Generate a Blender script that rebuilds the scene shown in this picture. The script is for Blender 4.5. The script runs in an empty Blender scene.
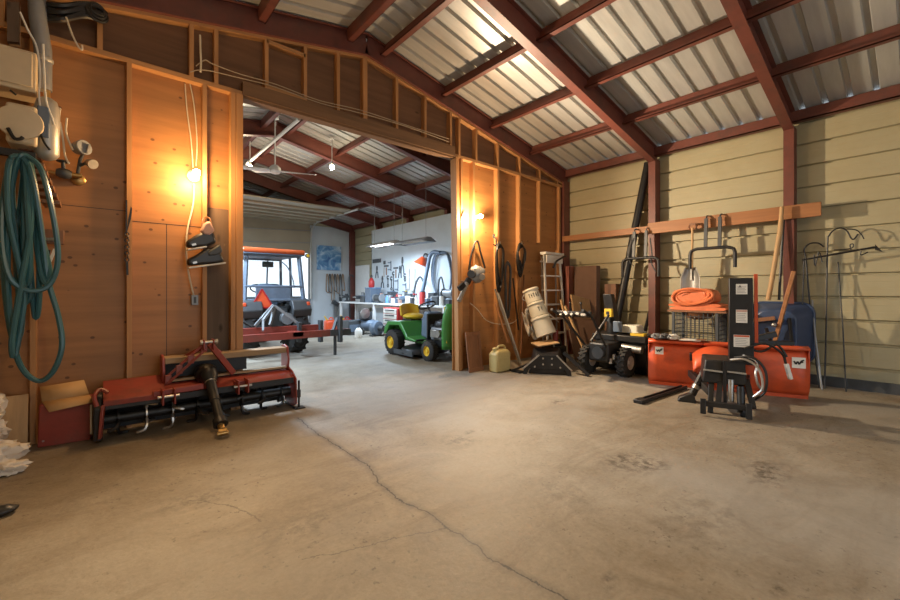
import bpy, math, random
from mathutils import Vector, Matrix, noise
random.seed(7)
S = bpy.context.scene
COL = S.collection
V = Vector
# ------------------------------------------------------------------ camera model (900x600 frame)
F, U0, V0, EYE = 406.0, 450.0, 291.0, 1.27
YAW = math.atan(350 / F)
sn, cs = math.sin(YAW), math.cos(YAW)
def at(u, v, X=None, Y=None, Z=None):
    """the point of the room seen at (u, v) that lies on the plane X=, Y= or Z="""
    a = (u - U0) / F; b = (V0 - v) / F
    r = (sn + cs * a, cs - sn * a, b)
    t = X / r[0] if X is not None else Y / r[1] if Y is not None else (Z - EYE) / r[2]
    return V((r[0] * t, r[1] * t, EYE + r[2] * t))
cam = bpy.data.objects.new('camera', bpy.data.cameras.new('camera')); COL.objects.link(cam)
cam.location = (0, 0, EYE); cam.rotation_euler = (math.pi / 2, 0, -YAW)
cam.data.sensor_width = 36; cam.data.lens = 36 * F / 900
cam.data.shift_y = -(300 - V0) / 900 * -1 * -1
cam.data.clip_start = 0.02
S.camera = cam
# ------------------------------------------------------------------ mesh builder
def catmull(pts, k=6, closed=False):
    pts = [V(p) for p in pts]; out = []; n = len(pts)
    rng = range(n if closed else n - 1)
    for i in rng:
        g = (lambda j: pts[j % n]) if closed else (lambda j: pts[min(max(j, 0), n - 1)])
        p0, p1, p2, p3 = g(i - 1), g(i), g(i + 1), g(i + 2)
        for q in range(k):
            t = q / k
            out.append(0.5 * ((2 * p1) + (p2 - p0) * t + (2 * p0 - 5 * p1 + 4 * p2 - p3) * t * t + (3 * p1 - p0 - 3 * p2 + p3) * t ** 3))
    if not closed: out.append(pts[-1])
    return out
def frame(d):
    d = d.normalized()
    up = V((0, 0, 1)) if abs(d.z) < 0.95 else V((0, 1, 0))
    a = d.cross(up).normalized(); b = a.cross(d).normalized()
    return a, b
class MB:
    def __init__(s): s.v = []; s.f = []
    def add(s, vs, fs):
        o = len(s.v); s.v += [V(x) for x in vs]; s.f += [tuple(o + i for i in q) for q in fs]; return s
    def hexa(s, p):
        return s.add(p, [(0, 3, 2, 1), (4, 5, 6, 7), (0, 1, 5, 4), (1, 2, 6, 5), (2, 3, 7, 6), (3, 0, 4, 7)])
    def box(s, x0, x1, y0, y1, z0, z1):
        return s.hexa([(x0, y0, z0), (x1, y0, z0), (x1, y1, z0), (x0, y1, z0), (x0, y0, z1), (x1, y0, z1), (x1, y1, z1), (x0, y1, z1)])
    def obox(s, c, size, rx=0, ry=0, rz=0):
        M = Matrix.Translation(V(c)) @ Matrix.Rotation(rz, 4, 'Z') @ Matrix.Rotation(ry, 4, 'Y') @ Matrix.Rotation(rx, 4, 'X')
        a, b, c2 = [q / 2 for q in size]
        return s.hexa([M @ V(q) for q in [(-a, -b, -c2), (a, -b, -c2), (a, b, -c2), (-a, b, -c2), (-a, -b, c2), (a, -b, c2), (a, b, c2), (-a, b, c2)]])
    def beam(s, p0, p1, w, h, up=(0, 0, 1)):
        p0 = V(p0); p1 = V(p1); d = (p1 - p0).normalized(); up = V(up)
        a = d.cross(up)
        if a.length < 1e-4: a = d.cross(V((0, 1, 0)))
        a.normalize(); b = a.cross(d).normalized()
        a *= w / 2; b *= h / 2
        return s.hexa([p0 - a - b, p0 + a - b, p0 + a + b, p0 - a + b, p1 - a - b, p1 + a - b, p1 + a + b, p1 - a + b])
    def tube(s, pts, r, n=8, closed=False, caps=True):
        pts = [V(p) for p in pts]; m = len(pts); base = len(s.v); prev = None
        R = r if isinstance(r, (list, tuple)) else [r] * m
        for i, p in enumerate(pts):
            if closed: d = pts[(i + 1) % m] - pts[i - 1]
            else: d = pts[min(i + 1, m - 1)] - pts[max(i - 1, 0)]
            if d.length < 1e-9: d = V((0, 0, 1))
            d.normalize()
            if prev is None: a, b = frame(d)
            else:
                a = prev - d * prev.dot(d)
                if a.length < 1e-5: a, b = frame(d)
                a.normalize(); b = a.cross(d).normalized()
            prev = a
            for k in range(n):
                t = 2 * math.pi * k / n
                s.v.append(p + (a * math.cos(t) + b * math.sin(t)) * R[i])
        for i in range(m if closed else m - 1):
            j = (i + 1) % m
            for k in range(n):
                k2 = (k + 1) % n
                s.f.append((base + i * n + k, base + i * n + k2, base + j * n + k2, base + j * n + k))
        if caps and not closed:
            s.f.append(tuple(base + k for k in range(n))[::-1]); s.f.append(tuple(base + (m - 1) * n + k for k in range(n)))
        return s
    def cyl(s, p0, p1, r0, r1=None, n=16):
        return s.tube([p0, p1], [r0, r0 if r1 is None else r1], n)
    def lathe(s, prof, o=(0, 0, 0), axis=(0, 0, 1), n=20, caps=True):
        ax = V(axis).normalized(); a, b = frame(ax); o = V(o); base = len(s.v); m = len(prof)
        for r, z in prof:
            for k in range(n):
                t = 2 * math.pi * k / n
                s.v.append(o + ax * z + (a * math.cos(t) + b * math.sin(t)) * max(r, 1e-4))
        for i in range(m - 1):
            for k in range(n):
                k2 = (k + 1) % n
                s.f.append((base + i * n + k, base + i * n + k2, base + (i + 1) * n + k2, base + (i + 1) * n + k))
        if caps: s.f.append(tuple(base + k for k in range(n))[::-1]); s.f.append(tuple(base + (m - 1) * n + k for k in range(n)))
        return s
    def prism(s, poly, o, ua, ub, th):
        """polygon (a,b) in the plane ua/ub at o, thickened by the vector th"""
        o = V(o); ua = V(ua); ub = V(ub); th = V(th); n = len(poly)
        vs = [o + ua * a + ub * b for a, b in poly]; vs += [q + th for q in vs]
        fs = [tuple(range(n))[::-1], tuple(range(n, 2 * n))] + [(i, (i + 1) % n, n + (i + 1) % n, n + i) for i in range(n)]
        return s.add(vs, fs)
    def ell(s, c, r, n=16, m=10, M=None):
        c = V(c); base = len(s.v)
        for i in range(m + 1):
            ph = math.pi * i / m
            for k in range(n):
                t = 2 * math.pi * k / n
                q = V((math.sin(ph) * math.cos(t) * r[0], math.sin(ph) * math.sin(t) * r[1], math.cos(ph) * r[2]))
                s.v.append(c + (M @ q if M else q))
        for i in range(m):
            for k in range(n):
                k2 = (k + 1) % n
                s.f.append((base + i * n + k, base + (i + 1) * n + k, base + (i + 1) * n + k2, base + i * n + k2))
        return s
    def torus(s, c, axis, R, r, n=24, k=8, a0=0, a1=None):
        ax = V(axis).normalized(); a, b = frame(ax); c = V(c)
        closed = a1 is None
        A1 = a0 + 2 * math.pi if closed else a1
        cnt = n if closed else n + 1
        return s.tube([c + (a * math.cos(a0 + (A1 - a0) * i / n) + b * math.sin(a0 + (A1 - a0) * i / n)) * R for i in range(cnt)], r, k, closed)
    def grid(s, fn, nu, nv):
        base = len(s.v)
        for j in range(nv + 1):
            for i in range(nu + 1): s.v.append(V(fn(i / nu, j / nv)))
        for j in range(nv):
            for i in range(nu):
                q = base + j * (nu + 1) + i
                s.f.append((q, q + 1, q + nu + 2, q + nu + 1))
        return s
    def move(s, M):
        s.v = [M @ q for q in s.v]; return s
    def build(s, name, m, parent=None, bevel=0, sharp=38, solid=0, world=True, sub=0):
        me = bpy.data.meshes.new(name)
        vs = s.v
        root = parent
        while root is not None and root.parent is not None: root = root.parent
        if root is not None and world:
            inv = ROOTM[root.name].inverted(); vs = [inv @ q for q in vs]
        org = V((0, 0, 0))
        if parent is None and vs:
            xs = [q.x for q in vs]; ys = [q.y for q in vs]; zs = [q.z for q in vs]
            org = V(((min(xs) + max(xs)) / 2, (min(ys) + max(ys)) / 2, min(zs)))
            vs = [q - org for q in vs]
        me.from_pydata([tuple(q) for q in vs], [], s.f); me.validate(); me.update()
        import bmesh
        bm = bmesh.new(); bm.from_mesh(me)
        if not solid: bmesh.ops.recalc_face_normals(bm, faces=bm.faces)
        bm.to_mesh(me); bm.free()
        me.shade_smooth() if sharp > 20 else me.shade_flat()
        if sharp > 20: me.set_sharp_from_angle(angle=math.radians(sharp))
        me.materials.append(m)
        o = bpy.data.objects.new(name, me); COL.objects.link(o)
        if parent is None:
            o.location = org; ROOTM[o.name] = Matrix.Translation(org)
        else: o.parent = parent
        if solid:
            md = o.modifiers.new('thickness', 'SOLIDIFY'); md.thickness = solid; md.offset = 0
        if sub:
            md = o.modifiers.new('subd', 'SUBSURF'); md.levels = sub; md.render_levels = sub
        if bevel:
            md = o.modifiers.new('bevel', 'BEVEL'); md.width = bevel; md.segments = 2; md.limit_method = 'ANGLE'; md.angle_limit = math.radians(40)
        return o
ROOTM = {}
def tag(o, label=None, cat=None, group=None, kind=None):
    if label: o['label'] = label
    if cat: o['category'] = cat
    if group: o['group'] = group
    if kind: o['kind'] = kind
    return o
def thing(name, label, cat, loc=(0, 0, 0), rz=0, group=None):
    o = bpy.data.objects.new(name, None); COL.objects.link(o)
    o.location = loc; o.rotation_euler = (0, 0, rz); o.empty_display_size = 0.1
    ROOTM[o.name] = Matrix.Translation(V(loc)) @ Matrix.Rotation(rz, 4, 'Z')
    return tag(o, label, cat, group)
def solo(mb, name, m, label, cat, group=None, **k):
    return tag(mb.build(name, m, **k), label, cat, group)
def struct(mb, name, m, **k):
    return tag(mb.build(name, m, **k), kind='structure')
def local(root):          # parts in the thing's own frame
    def part(mb, name, m, parent=None, **k): return mb.build(name, m, parent or root, world=False, **k)
    return part
def copy_tree(o, parent=None):
    c = o.copy(); COL.objects.link(c)
    if parent: c.parent = parent
    for ch in [q for q in bpy.data.objects if q.parent == o]: copy_tree(ch, c)
    return c
# ------------------------------------------------------------------ materials
def mat(name, col, rough=0.6, metal=0.0, var=0.12, scale=6.0, bump=0.0, bscale=None, stretch=(1, 1, 1), dirt=None, dirt_amt=0.0, emit=None, estr=0, spec=0.5, rvar=0.0, dirt_scale=3.0):
    m = bpy.data.materials.new(name); m.use_nodes = True
    nt = m.node_tree; N = nt.nodes; L = nt.links; N.clear()
    out = N.new('ShaderNodeOutputMaterial'); b = N.new('ShaderNodeBsdfPrincipled'); L.new(b.outputs[0], out.inputs[0])
    b.inputs['Roughness'].default_value = rough; b.inputs['Metallic'].default_value = metal; b.inputs['Specular IOR Level'].default_value = spec
    tc = N.new('ShaderNodeTexCoord'); mp = N.new('ShaderNodeMapping'); mp.inputs['Scale'].default_value = stretch
    L.new(tc.outputs['Object'], mp.inputs[0])
    nz = N.new('ShaderNodeTexNoise'); nz.inputs['Scale'].default_value = scale; nz.inputs['Detail'].default_value = 6; nz.inputs['Roughness'].default_value = 0.65
    L.new(mp.outputs[0], nz.inputs['Vector'])
    rp = N.new('ShaderNodeValToRGB')
    rp.color_ramp.elements[0].position = 0.25; rp.color_ramp.elements[1].position = 0.75
    c0 = [max(0, q * (1 - var)) for q in col]; c1 = [min(1, q * (1 + var)) for q in col]
    rp.color_ramp.elements[0].color = (*c0, 1); rp.color_ramp.elements[1].color = (*c1, 1)
    L.new(nz.outputs[0], rp.inputs[0]); cur = rp.outputs[0]
    if dirt:
        n2 = N.new('ShaderNodeTexNoise'); n2.inputs['Scale'].default_value = dirt_scale; n2.inputs['Detail'].default_value = 8; n2.inputs['Roughness'].default_value = 0.7
        L.new(tc.outputs['Object'], n2.inputs['Vector'])
        r2 = N.new('ShaderNodeValToRGB'); r2.color_ramp.elements[0].position = 0.48; r2.color_ramp.elements[1].position = 0.68
        r2.color_ramp.elements[1].color = (dirt_amt,) * 3 + (1,)
        L.new(n2.outputs[0], r2.inputs[0])
        mx = N.new('ShaderNodeMixRGB'); L.new(r2.outputs[0], mx.inputs[0]); L.new(cur, mx.inputs[1]); mx.inputs[2].default_value = (*dirt, 1)
        cur = mx.outputs[0]
    L.new(cur, b.inputs['Base Color'])
    if rvar:
        mr = N.new('ShaderNodeMapRange'); mr.inputs[3].default_value = rough - rvar; mr.inputs[4].default_value = rough + rvar
        L.new(nz.outputs[0], mr.inputs[0]); L.new(mr.outputs[0], b.inputs['Roughness'])
    if bump:
        n3 = N.new('ShaderNodeTexNoise'); n3.inputs['Scale'].default_value = bscale or scale * 4; n3.inputs['Detail'].default_value = 5
        L.new(mp.outputs[0], n3.inputs['Vector'])
        bp = N.new('ShaderNodeBump'); bp.inputs['Strength'].default_value = bump; bp.inputs['Distance'].default_value = 0.01
        L.new(n3.outputs[0], bp.inputs['Height']); L.new(bp.outputs[0], b.inputs['Normal'])
    if emit:
        b.inputs['Emission Color'].default_value = (*emit, 1); b.inputs['Emission Strength'].default_value = estr
    return m
def wood(name, col, axis='x', var=0.3, rough=0.65, grain=5.0, knots=True, iso=False):
    """lumber: long grain along one axis with knots"""
    m = bpy.data.materials.new(name); m.use_nodes = True
    nt = m.node_tree; N = nt.nodes; L = nt.links
    b = N['Principled BSDF']; b.inputs['Roughness'].default_value = rough
    tc = N.new('ShaderNodeTexCoord'); mp = N.new('ShaderNodeMapping')
    st = {'x': (0.6, 9, 9), 'y': (9, 0.6, 9), 'z': (9, 9, 0.6)}[axis]
    mp.inputs['Scale'].default_value = st; L.new(tc.outputs['Object'], mp.inputs[0])
    oi = N.new('ShaderNodeObjectInfo'); ad = N.new('ShaderNodeVectorMath'); ad.operation = 'ADD'
    sc = N.new('ShaderNodeVectorMath'); sc.operation = 'SCALE'; sc.inputs['Scale'].default_value = 37.0
    cx = N.new('ShaderNodeCombineXYZ'); L.new(oi.outputs['Random'], cx.inputs[0]); L.new(oi.outputs['Random'], cx.inputs[1])
    L.new(cx.outputs[0], sc.inputs[0]); L.new(mp.outputs[0], ad.inputs[0]); L.new(sc.outputs[0], ad.inputs[1])
    nz = N.new('ShaderNodeTexNoise'); nz.inputs['Scale'].default_value = grain / 3; nz.inputs['Detail'].default_value = 9; nz.inputs['Roughness'].default_value = 0.62
    L.new(ad.outputs[0], nz.inputs['Vector'])
    rp = N.new('ShaderNodeValToRGB'); e = rp.color_ramp.elements
    e[0].position = 0.28; e[1].position = 0.72
    e[0].color = (*[q * (1 - var) for q in col], 1); e[1].color = (*[min(1, q * (1 + var * 0.7)) for q in col], 1)
    L.new(nz.outputs[0], rp.inputs[0]); cur = rp.outputs[0]
    if knots:
        vo = N.new('ShaderNodeTexVoronoi'); vo.inputs['Scale'].default_value = 1.0
        m2 = N.new('ShaderNodeMapping'); m2.inputs['Scale'].default_value = (6.5, 6.5, 8.5) if iso else {'x': (2.2, 5, 5), 'y': (5, 2.2, 5), 'z': (5, 5, 2.2)}[axis]
        L.new(tc.outputs['Object'], m2.inputs[0])
        a2 = N.new('ShaderNodeVectorMath'); a2.operation = 'ADD'; L.new(m2.outputs[0], a2.inputs[0]); L.new(sc.outputs[0], a2.inputs[1]); L.new(a2.outputs[0], vo.inputs['Vector'])
        r2 = N.new('ShaderNodeValToRGB'); r2.color_ramp.elements[0].position = 0.09 if iso else 0.05; r2.color_ramp.elements[1].position = 0.125
        r2.color_ramp.elements[0].color = (0.75,) * 3 + (1,); r2.color_ramp.elements[1].color = (0, 0, 0, 1)
        L.new(vo.outputs['Distance'], r2.inputs[0])
        mx = N.new('ShaderNodeMixRGB'); L.new(r2.outputs[0], mx.inputs[0]); L.new(cur, mx.inputs[1]); mx.inputs[2].default_value = (col[0] * .18, col[1] * .14, col[2] * .12, 1)
        cur = mx.outputs[0]
    L.new(cur, b.inputs['Base Color'])
    return m
M = {}
M['ply'] = wood('plywood', (0.37, 0.165, 0.052), 'x', 0.28, 0.5, 3, True, True)
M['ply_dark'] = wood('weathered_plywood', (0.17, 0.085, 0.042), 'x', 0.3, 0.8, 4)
M['ply_grey_shade'] = wood('grey_shaded_plywood', (0.13, 0.085, 0.055), 'z', 0.3, 0.75, 4)  # grey stands in for shade under the boots; also colours the insulation slab
M['stud'] = wood('stud_lumber', (0.44, 0.215, 0.08), 'z', 0.2, 0.6, 5, False)
M['plate'] = wood('plate_lumber', (0.42, 0.21, 0.08), 'x', 0.25, 0.65, 5, False)
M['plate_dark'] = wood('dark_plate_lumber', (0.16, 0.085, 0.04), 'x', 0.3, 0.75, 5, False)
M['board'] = wood('board_lumber', (0.33, 0.14, 0.052), 'y', 0.25, 0.55, 5)
M['oldwood'] = wood('grey_board', (0.36, 0.25, 0.14), 'x', 0.35, 0.75, 6)
M['palewood'] = wood('pale_wood', (0.48, 0.30, 0.14), 'z', 0.25, 0.6, 6, False)
M['brownwood'] = wood('brown_wood', (0.22, 0.095, 0.042), 'z', 0.25, 0.5, 6, False)
M['primer'] = mat('red_primer_steel', (0.145, 0.043, 0.031), 0.5, 0.0, 0.2, 5, 0.08, dirt=(0.06, 0.035, 0.03), dirt_amt=0.6)
M['black'] = mat('black_steel', (0.011, 0.011, 0.012), 0.45, 0.1, 0.3, 12, 0.08, dirt=(0.045, 0.036, 0.028), dirt_amt=0.4)
M['blackplastic'] = mat('black_plastic', (0.02, 0.02, 0.022), 0.4)
M['rubber'] = mat('tyre_rubber', (0.022, 0.021, 0.02), 0.85, 0, 0.25, 10, 0.1, dirt=(0.10, 0.08, 0.06), dirt_amt=0.35)
M['steel'] = mat('bare_steel', (0.45, 0.43, 0.40), 0.35, 0.85, 0.25, 9, 0.05)
M['galv'] = mat('galvanised_sheet', (0.47, 0.47, 0.455), 0.42, 0.30, 0.14, 2.2, 0.0, stretch=(0.6, 5, 0.6), rvar=0.08)
M['siding'] = mat('cream_siding', (0.385, 0.345, 0.22), 0.5, 0.0, 0.05, 2.0, 0.0, dirt=(0.34, 0.28, 0.15), dirt_amt=0.4, dirt_scale=1.1)
M['whitewall'] = mat('white_wall_sheet', (0.54, 0.59, 0.62), 0.6, 0, 0.05, 3, 0.02, dirt=(0.5, 0.52, 0.54), dirt_amt=0.35, dirt_scale=1.2)
M['white'] = mat('white_paint', (0.75, 0.75, 0.73), 0.5, 0, 0.05)
M['cream'] = mat('cream_enamel', (0.62, 0.50, 0.33), 0.45, 0, 0.07)
M['redpaint'] = mat('red_paint', (0.27, 0.042, 0.028), 0.42, 0, 0.2, 7, 0.05, dirt=(0.10, 0.05, 0.035), dirt_amt=0.6)
M['orange'] = mat('plow_orange', (0.62, 0.085, 0.022), 0.42, 0, 0.1, 5, 0.03, dirt=(0.30, 0.06, 0.03), dirt_amt=0.5)
M['tarp'] = mat('orange_tarp', (0.62, 0.16, 0.055), 0.55, 0, 0.2, 8, 0.15)
M['cardboard'] = mat('cardboard', (0.50, 0.30, 0.13), 0.8, 0, 0.06)
M['cardboard_dark'] = mat('dark_cardboard', (0.17, 0.10, 0.07), 0.8, 0, 0.12)
M['hose'] = mat('teal_hose', (0.035, 0.115, 0.135), 0.3, 0, 0.1)
M['green'] = mat('mower_green', (0.05, 0.22, 0.045), 0.32, 0, 0.1, dirt=(0.07, 0.10, 0.05), dirt_amt=0.4)
M['yellow'] = mat('seat_yellow', (0.66, 0.42, 0.03), 0.42, 0, 0.08)
M['bluetub'] = mat('blue_plastic', (0.035, 0.06, 0.13), 0.4, 0, 0.15)
M['paleplastic'] = mat('pale_plastic', (0.62, 0.58, 0.47), 0.5, 0, 0.08, dirt=(0.40, 0.34, 0.22), dirt_amt=0.4)
M['jug'] = mat('straw_plastic', (0.50, 0.40, 0.17), 0.45, 0, 0.1)
M['cable'] = mat('white_cable', (0.62, 0.55, 0.42), 0.5)
M['wire'] = mat('grey_wire', (0.30, 0.24, 0.17), 0.6)
M['grey'] = mat('grey_metal', (0.25, 0.26, 0.27), 0.45, 0.3, 0.15)
M['dkgrey'] = mat('dark_grey', (0.06, 0.065, 0.07), 0.5, 0.1, 0.2)
M['slate'] = mat('slate_blue', (0.13, 0.17, 0.23), 0.5, 0.1, 0.2)
M['alu'] = mat('aluminium', (0.42, 0.41, 0.38), 0.45, 0.5, 0.1)
M['bag'] = mat('white_bag', (0.66, 0.60, 0.52), 0.55, 0, 0.06, 8, 0.2, 10)
M['sticker'] = mat('white_sticker', (0.72, 0.70, 0.64), 0.5, 0, 0.04)
M['ink'] = mat('black_ink', (0.015, 0.015, 0.015), 0.6)
M['greyink'] = mat('grey_print', (0.30, 0.29, 0.28), 0.6)
M['redink'] = mat('red_print', (0.5, 0.09, 0.03), 0.6)
M['yellowlabel'] = mat('yellow_label', (0.70, 0.45, 0.03), 0.5)
M['brass'] = mat('brass', (0.45, 0.28, 0.10), 0.35, 0.8)
M['smv'] = mat('reflective_orange', (0.80, 0.10, 0.03), 0.4)
M['smvred'] = mat('red_border', (0.50, 0.02, 0.02), 0.4)
M['tractor'] = mat('tractor_orange', (0.62, 0.11, 0.03), 0.38)
M['toolred'] = mat('tool_red', (0.50, 0.035, 0.03), 0.4)
M['pink'] = mat('faded_pink', (0.55, 0.33, 0.27), 0.7)
M['doorpanel'] = mat('door_panel', (0.31, 0.265, 0.19), 0.6, 0, 0.15, 1.5, 0.03, dirt=(0.28, 0.23, 0.16), dirt_amt=0.5)
M['snow'] = mat('bright_gravel', (0.8, 0.8, 0.8), 0.9, 0, 0.05, 4, 0.1)
M['rope'] = mat('brown_rope', (0.30, 0.20, 0.13), 0.8, 0, 0.2)
def glassm():
    m = bpy.data.materials.new('cab_glass'); m.use_nodes = True
    nt = m.node_tree; N = nt.nodes; L = nt.links; N.clear()
    o = N.new('ShaderNodeOutputMaterial'); t = N.new('ShaderNodeBsdfTransparent'); t.inputs[0].default_value = (0.97, 0.985, 0.99, 1)
    g = N.new('ShaderNodeBsdfGlossy'); g.inputs['Roughness'].default_value = 0.03
    mx = N.new('ShaderNodeMixShader'); mx.inputs[0].default_value = 0.08
    L.new(t.outputs[0], mx.inputs[1]); L.new(g.outputs[0], mx.inputs[2]); L.new(mx.outputs[0], o.inputs[0]); return m
M['glass'] = glassm()
M['bulb'] = mat('lit_warm_bulb', (1, 0.9, 0.7), 0.4, emit=(1.0, 0.72, 0.35), estr=40)
M['bulb2'] = mat('lit_bulb', (1, 0.9, 0.7), 0.4, emit=(1.0, 0.80, 0.42), estr=22)
M['tubelight'] = mat('lit_tube', (1, 1, 1), 0.4, emit=(0.9, 0.97, 1.0), estr=7)
def painting_mat():
    m = bpy.data.materials.new('blue_picture'); m.use_nodes = True
    nt = m.node_tree; N = nt.nodes; L = nt.links; b = N['Principled BSDF']; b.inputs['Roughness'].default_value = 0.5
    tc = N.new('ShaderNodeTexCoord'); nz = N.new('ShaderNodeTexNoise'); nz.inputs['Scale'].default_value = 3.2; nz.inputs['Detail'].default_value = 5; nz.inputs['Distortion'].default_value = 1.2
    L.new(tc.outputs['Object'], nz.inputs['Vector']); rp = N.new('ShaderNodeValToRGB'); e = rp.color_ramp.elements
    e[0].position = .32; e[0].color = (.04, .13, .33, 1); e[1].position = .66; e[1].color = (.55, .68, .78, 1)
    q = e.new(.48); q.color = (.13, .30, .52, 1)
    L.new(nz.outputs[0], rp.inputs[0]); L.new(rp.outputs[0], b.inputs['Base Color']); return m
M['picture'] = painting_mat()
def floor_mat():
    m = bpy.data.materials.new('concrete'); m.use_nodes = True
    nt = m.node_tree; N = nt.nodes; L = nt.links; b = N['Principled BSDF']
    tc = N.new('ShaderNodeTexCoord'); P = tc.outputs['Object']
    def noise_(scale, det=8, rgh=0.6, vec=P, dist=0):
        n = N.new('ShaderNodeTexNoise'); n.inputs['Scale'].default_value = scale; n.inputs['Detail'].default_value = det; n.inputs['Roughness'].default_value = rgh; n.inputs['Distortion'].default_value = dist
        L.new(vec, n.inputs['Vector']); return n.outputs[0]
    def ramp(x, p0, p1, c0=(0, 0, 0), c1=(1, 1, 1)):
        r = N.new('ShaderNodeValToRGB'); r.color_ramp.elements[0].position = p0; r.color_ramp.elements[1].position = p1
        r.color_ramp.elements[0].color = (*c0, 1); r.color_ramp.elements[1].color = (*c1, 1); L.new(x, r.inputs[0]); return r.outputs[0]
    def mix(fac, a, c, mode='MIX'):
        x = N.new('ShaderNodeMixRGB'); x.blend_type = mode
        for s_, q in ((0, fac), (1, a), (2, c)):
            if isinstance(q, (int, float)): x.inputs[s_].default_value = q
            elif isinstance(q, tuple): x.inputs[s_].default_value = (*q, 1)
            else: L.new(q, x.inputs[s_])
        return x.outputs[0]
    def math_(op, a, c=None, clamp=False):
        x = N.new('ShaderNodeMath'); x.operation = op; x.use_clamp = clamp
        for s_, q in ((0, a), (1, c)):
            if q is None: continue
            if isinstance(q, (int, float)): x.inputs[s_].default_value = q
            else: L.new(q, x.inputs[s_])
        return x.outputs[0]
    n1 = noise_(0.55, 9, 0.62, P, 0.6)
    base = ramp(n1, 0.36, 0.66, (0.165, 0.115, 0.058), (0.315, 0.28, 0.225))
    n2 = noise_(2.6, 10, 0.7, P, 0.8)
    base = mix(0.5, base, ramp(n2, 0.3, 0.72, (0.08, 0.056, 0.032), (0.37, 0.325, 0.255)))
    st = N.new('ShaderNodeMapping'); st.inputs['Rotation'].default_value = (0, 0, 0.5); st.inputs['Scale'].default_value = (0.5, 2.4, 1); L.new(P, st.inputs[0])
    n4 = noise_(1.6, 8, 0.65, st.outputs[0], 1.0)
    base = mix(ramp(n4, 0.53, 0.78, (0, 0, 0), (.9, .9, .9)), base, (0.125, 0.085, 0.048)); 
    n3 = noise_(40, 4, 0.7)
    base = mix(0.12, base, ramp(n3, 0.35, 0.65, (0.12, 0.09, 0.06), (0.42, 0.37, 0.30)))
    spk = ramp(noise_(30, 3, 0.6), 0.62, 0.70, (0, 0, 0), (.85, .85, .85)); zone = ramp(noise_(1.3, 4, 0.6, P, .5), 0.42, 0.62)
    base = mix(mix(1.0, spk, zone, 'MULTIPLY'), base, (0.06, 0.042, 0.027))
    gz = ramp(noise_(0.42, 5, 0.55, P, .3), 0.46, 0.64, (0, 0, 0), (.55, .55, .55))
    base = mix(gz, base, (0.30, 0.285, 0.26))
    # dirt patches with a place of their own
    sx = N.new('ShaderNodeSeparateXYZ'); L.new(P, sx.inputs[0])
    wob = N.new('ShaderNodeTexNoise'); wob.inputs['Scale'].default_value = 5; wob.inputs['Detail'].default_value = 6; L.new(P, wob.inputs['Vector'])
    wv = N.new('ShaderNodeVectorMath'); wv.operation = 'MULTIPLY_ADD'; wv.inputs[1].default_value = (0.14, 0.14, 0); L.new(wob.outputs['Color'], wv.inputs[0])
    off = N.new('ShaderNodeVectorMath'); off.operation = 'ADD'; off.inputs[1].default_value = (-0.07, -0.07, 0); L.new(P, off.inputs[0]); L.new(off.outputs[0], wv.inputs[2])
    W = wv.outputs[0]
    def length2(ax, ay, px, py):
        return None
    def patch(c, r, col, amt):
        nonlocal base
        s_ = N.new('ShaderNodeVectorMath'); s_.operation = 'SUBTRACT'; L.new(W, s_.inputs[0]); s_.inputs[1].default_value = c
        d_ = N.new('ShaderNodeVectorMath'); d_.operation = 'DIVIDE'; L.new(s_.outputs[0], d_.inputs[0]); d_.inputs[1].default_value = (r[0], r[1], 1)
        l_ = N.new('ShaderNodeVectorMath'); l_.operation = 'LENGTH'; L.new(d_.outputs[0], l_.inputs[0])
        k = ramp(l_.outputs['Value'], 0.25, 1.0, (1, 1, 1), (0, 0, 0))
        k = mix(1.0, k, ramp(noise_(14, 6, 0.75), 0.44, 0.60), 'MULTIPLY')
        k = math_('MULTIPLY', k, amt); base = mix(k, base, col)
    o = V(FLOOR_ORG)
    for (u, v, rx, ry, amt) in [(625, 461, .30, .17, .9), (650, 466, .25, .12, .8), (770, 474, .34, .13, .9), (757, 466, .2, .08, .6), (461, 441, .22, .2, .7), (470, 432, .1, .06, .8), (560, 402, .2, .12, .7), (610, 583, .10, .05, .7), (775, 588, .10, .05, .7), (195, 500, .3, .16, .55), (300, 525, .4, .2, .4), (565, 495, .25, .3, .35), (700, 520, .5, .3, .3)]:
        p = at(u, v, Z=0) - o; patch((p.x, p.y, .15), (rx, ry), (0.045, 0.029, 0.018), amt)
    # cracks
    def crack(pts, w, amt):
        nonlocal base
        dmin = None
        wp = N.new('ShaderNodeTexNoise'); wp.inputs['Scale'].default_value = 9; wp.inputs['Detail'].default_value = 6; wp.inputs['Roughness'].default_value = .7; L.new(P, wp.inputs['Vector'])
        wm = N.new('ShaderNodeVectorMath'); wm.operation = 'MULTIPLY_ADD'; wm.inputs[1].default_value = (0.09, 0.09, 0); L.new(wp.outputs['Color'], wm.inputs[0])
        of = N.new('ShaderNodeVectorMath'); of.operation = 'ADD'; of.inputs[1].default_value = (-.045, -.045, 0); L.new(P, of.inputs[0]); L.new(of.outputs[0], wm.inputs[2])
        for a, c in zip(pts[:-1], pts[1:]):
            ab = c - a
            s_ = N.new('ShaderNodeVectorMath'); s_.operation = 'SUBTRACT'; L.new(wm.outputs[0], s_.inputs[0]); s_.inputs[1].default_value = a
            dt = N.new('ShaderNodeVectorMath'); dt.operation = 'DOT_PRODUCT'; L.new(s_.outputs[0], dt.inputs[0]); dt.inputs[1].default_value = ab / ab.length_squared
            t = math_('MULTIPLY', dt.outputs['Value'], 1.0, True)
            sc = N.new('ShaderNodeVectorMath'); sc.operation = 'SCALE'; sc.inputs[0].default_value = ab; L.new(t, sc.inputs['Scale'])
            q = N.new('ShaderNodeVectorMath'); q.operation = 'DISTANCE'; L.new(s_.outputs[0], q.inputs[0]); L.new(sc.outputs[0], q.inputs[1])
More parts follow.
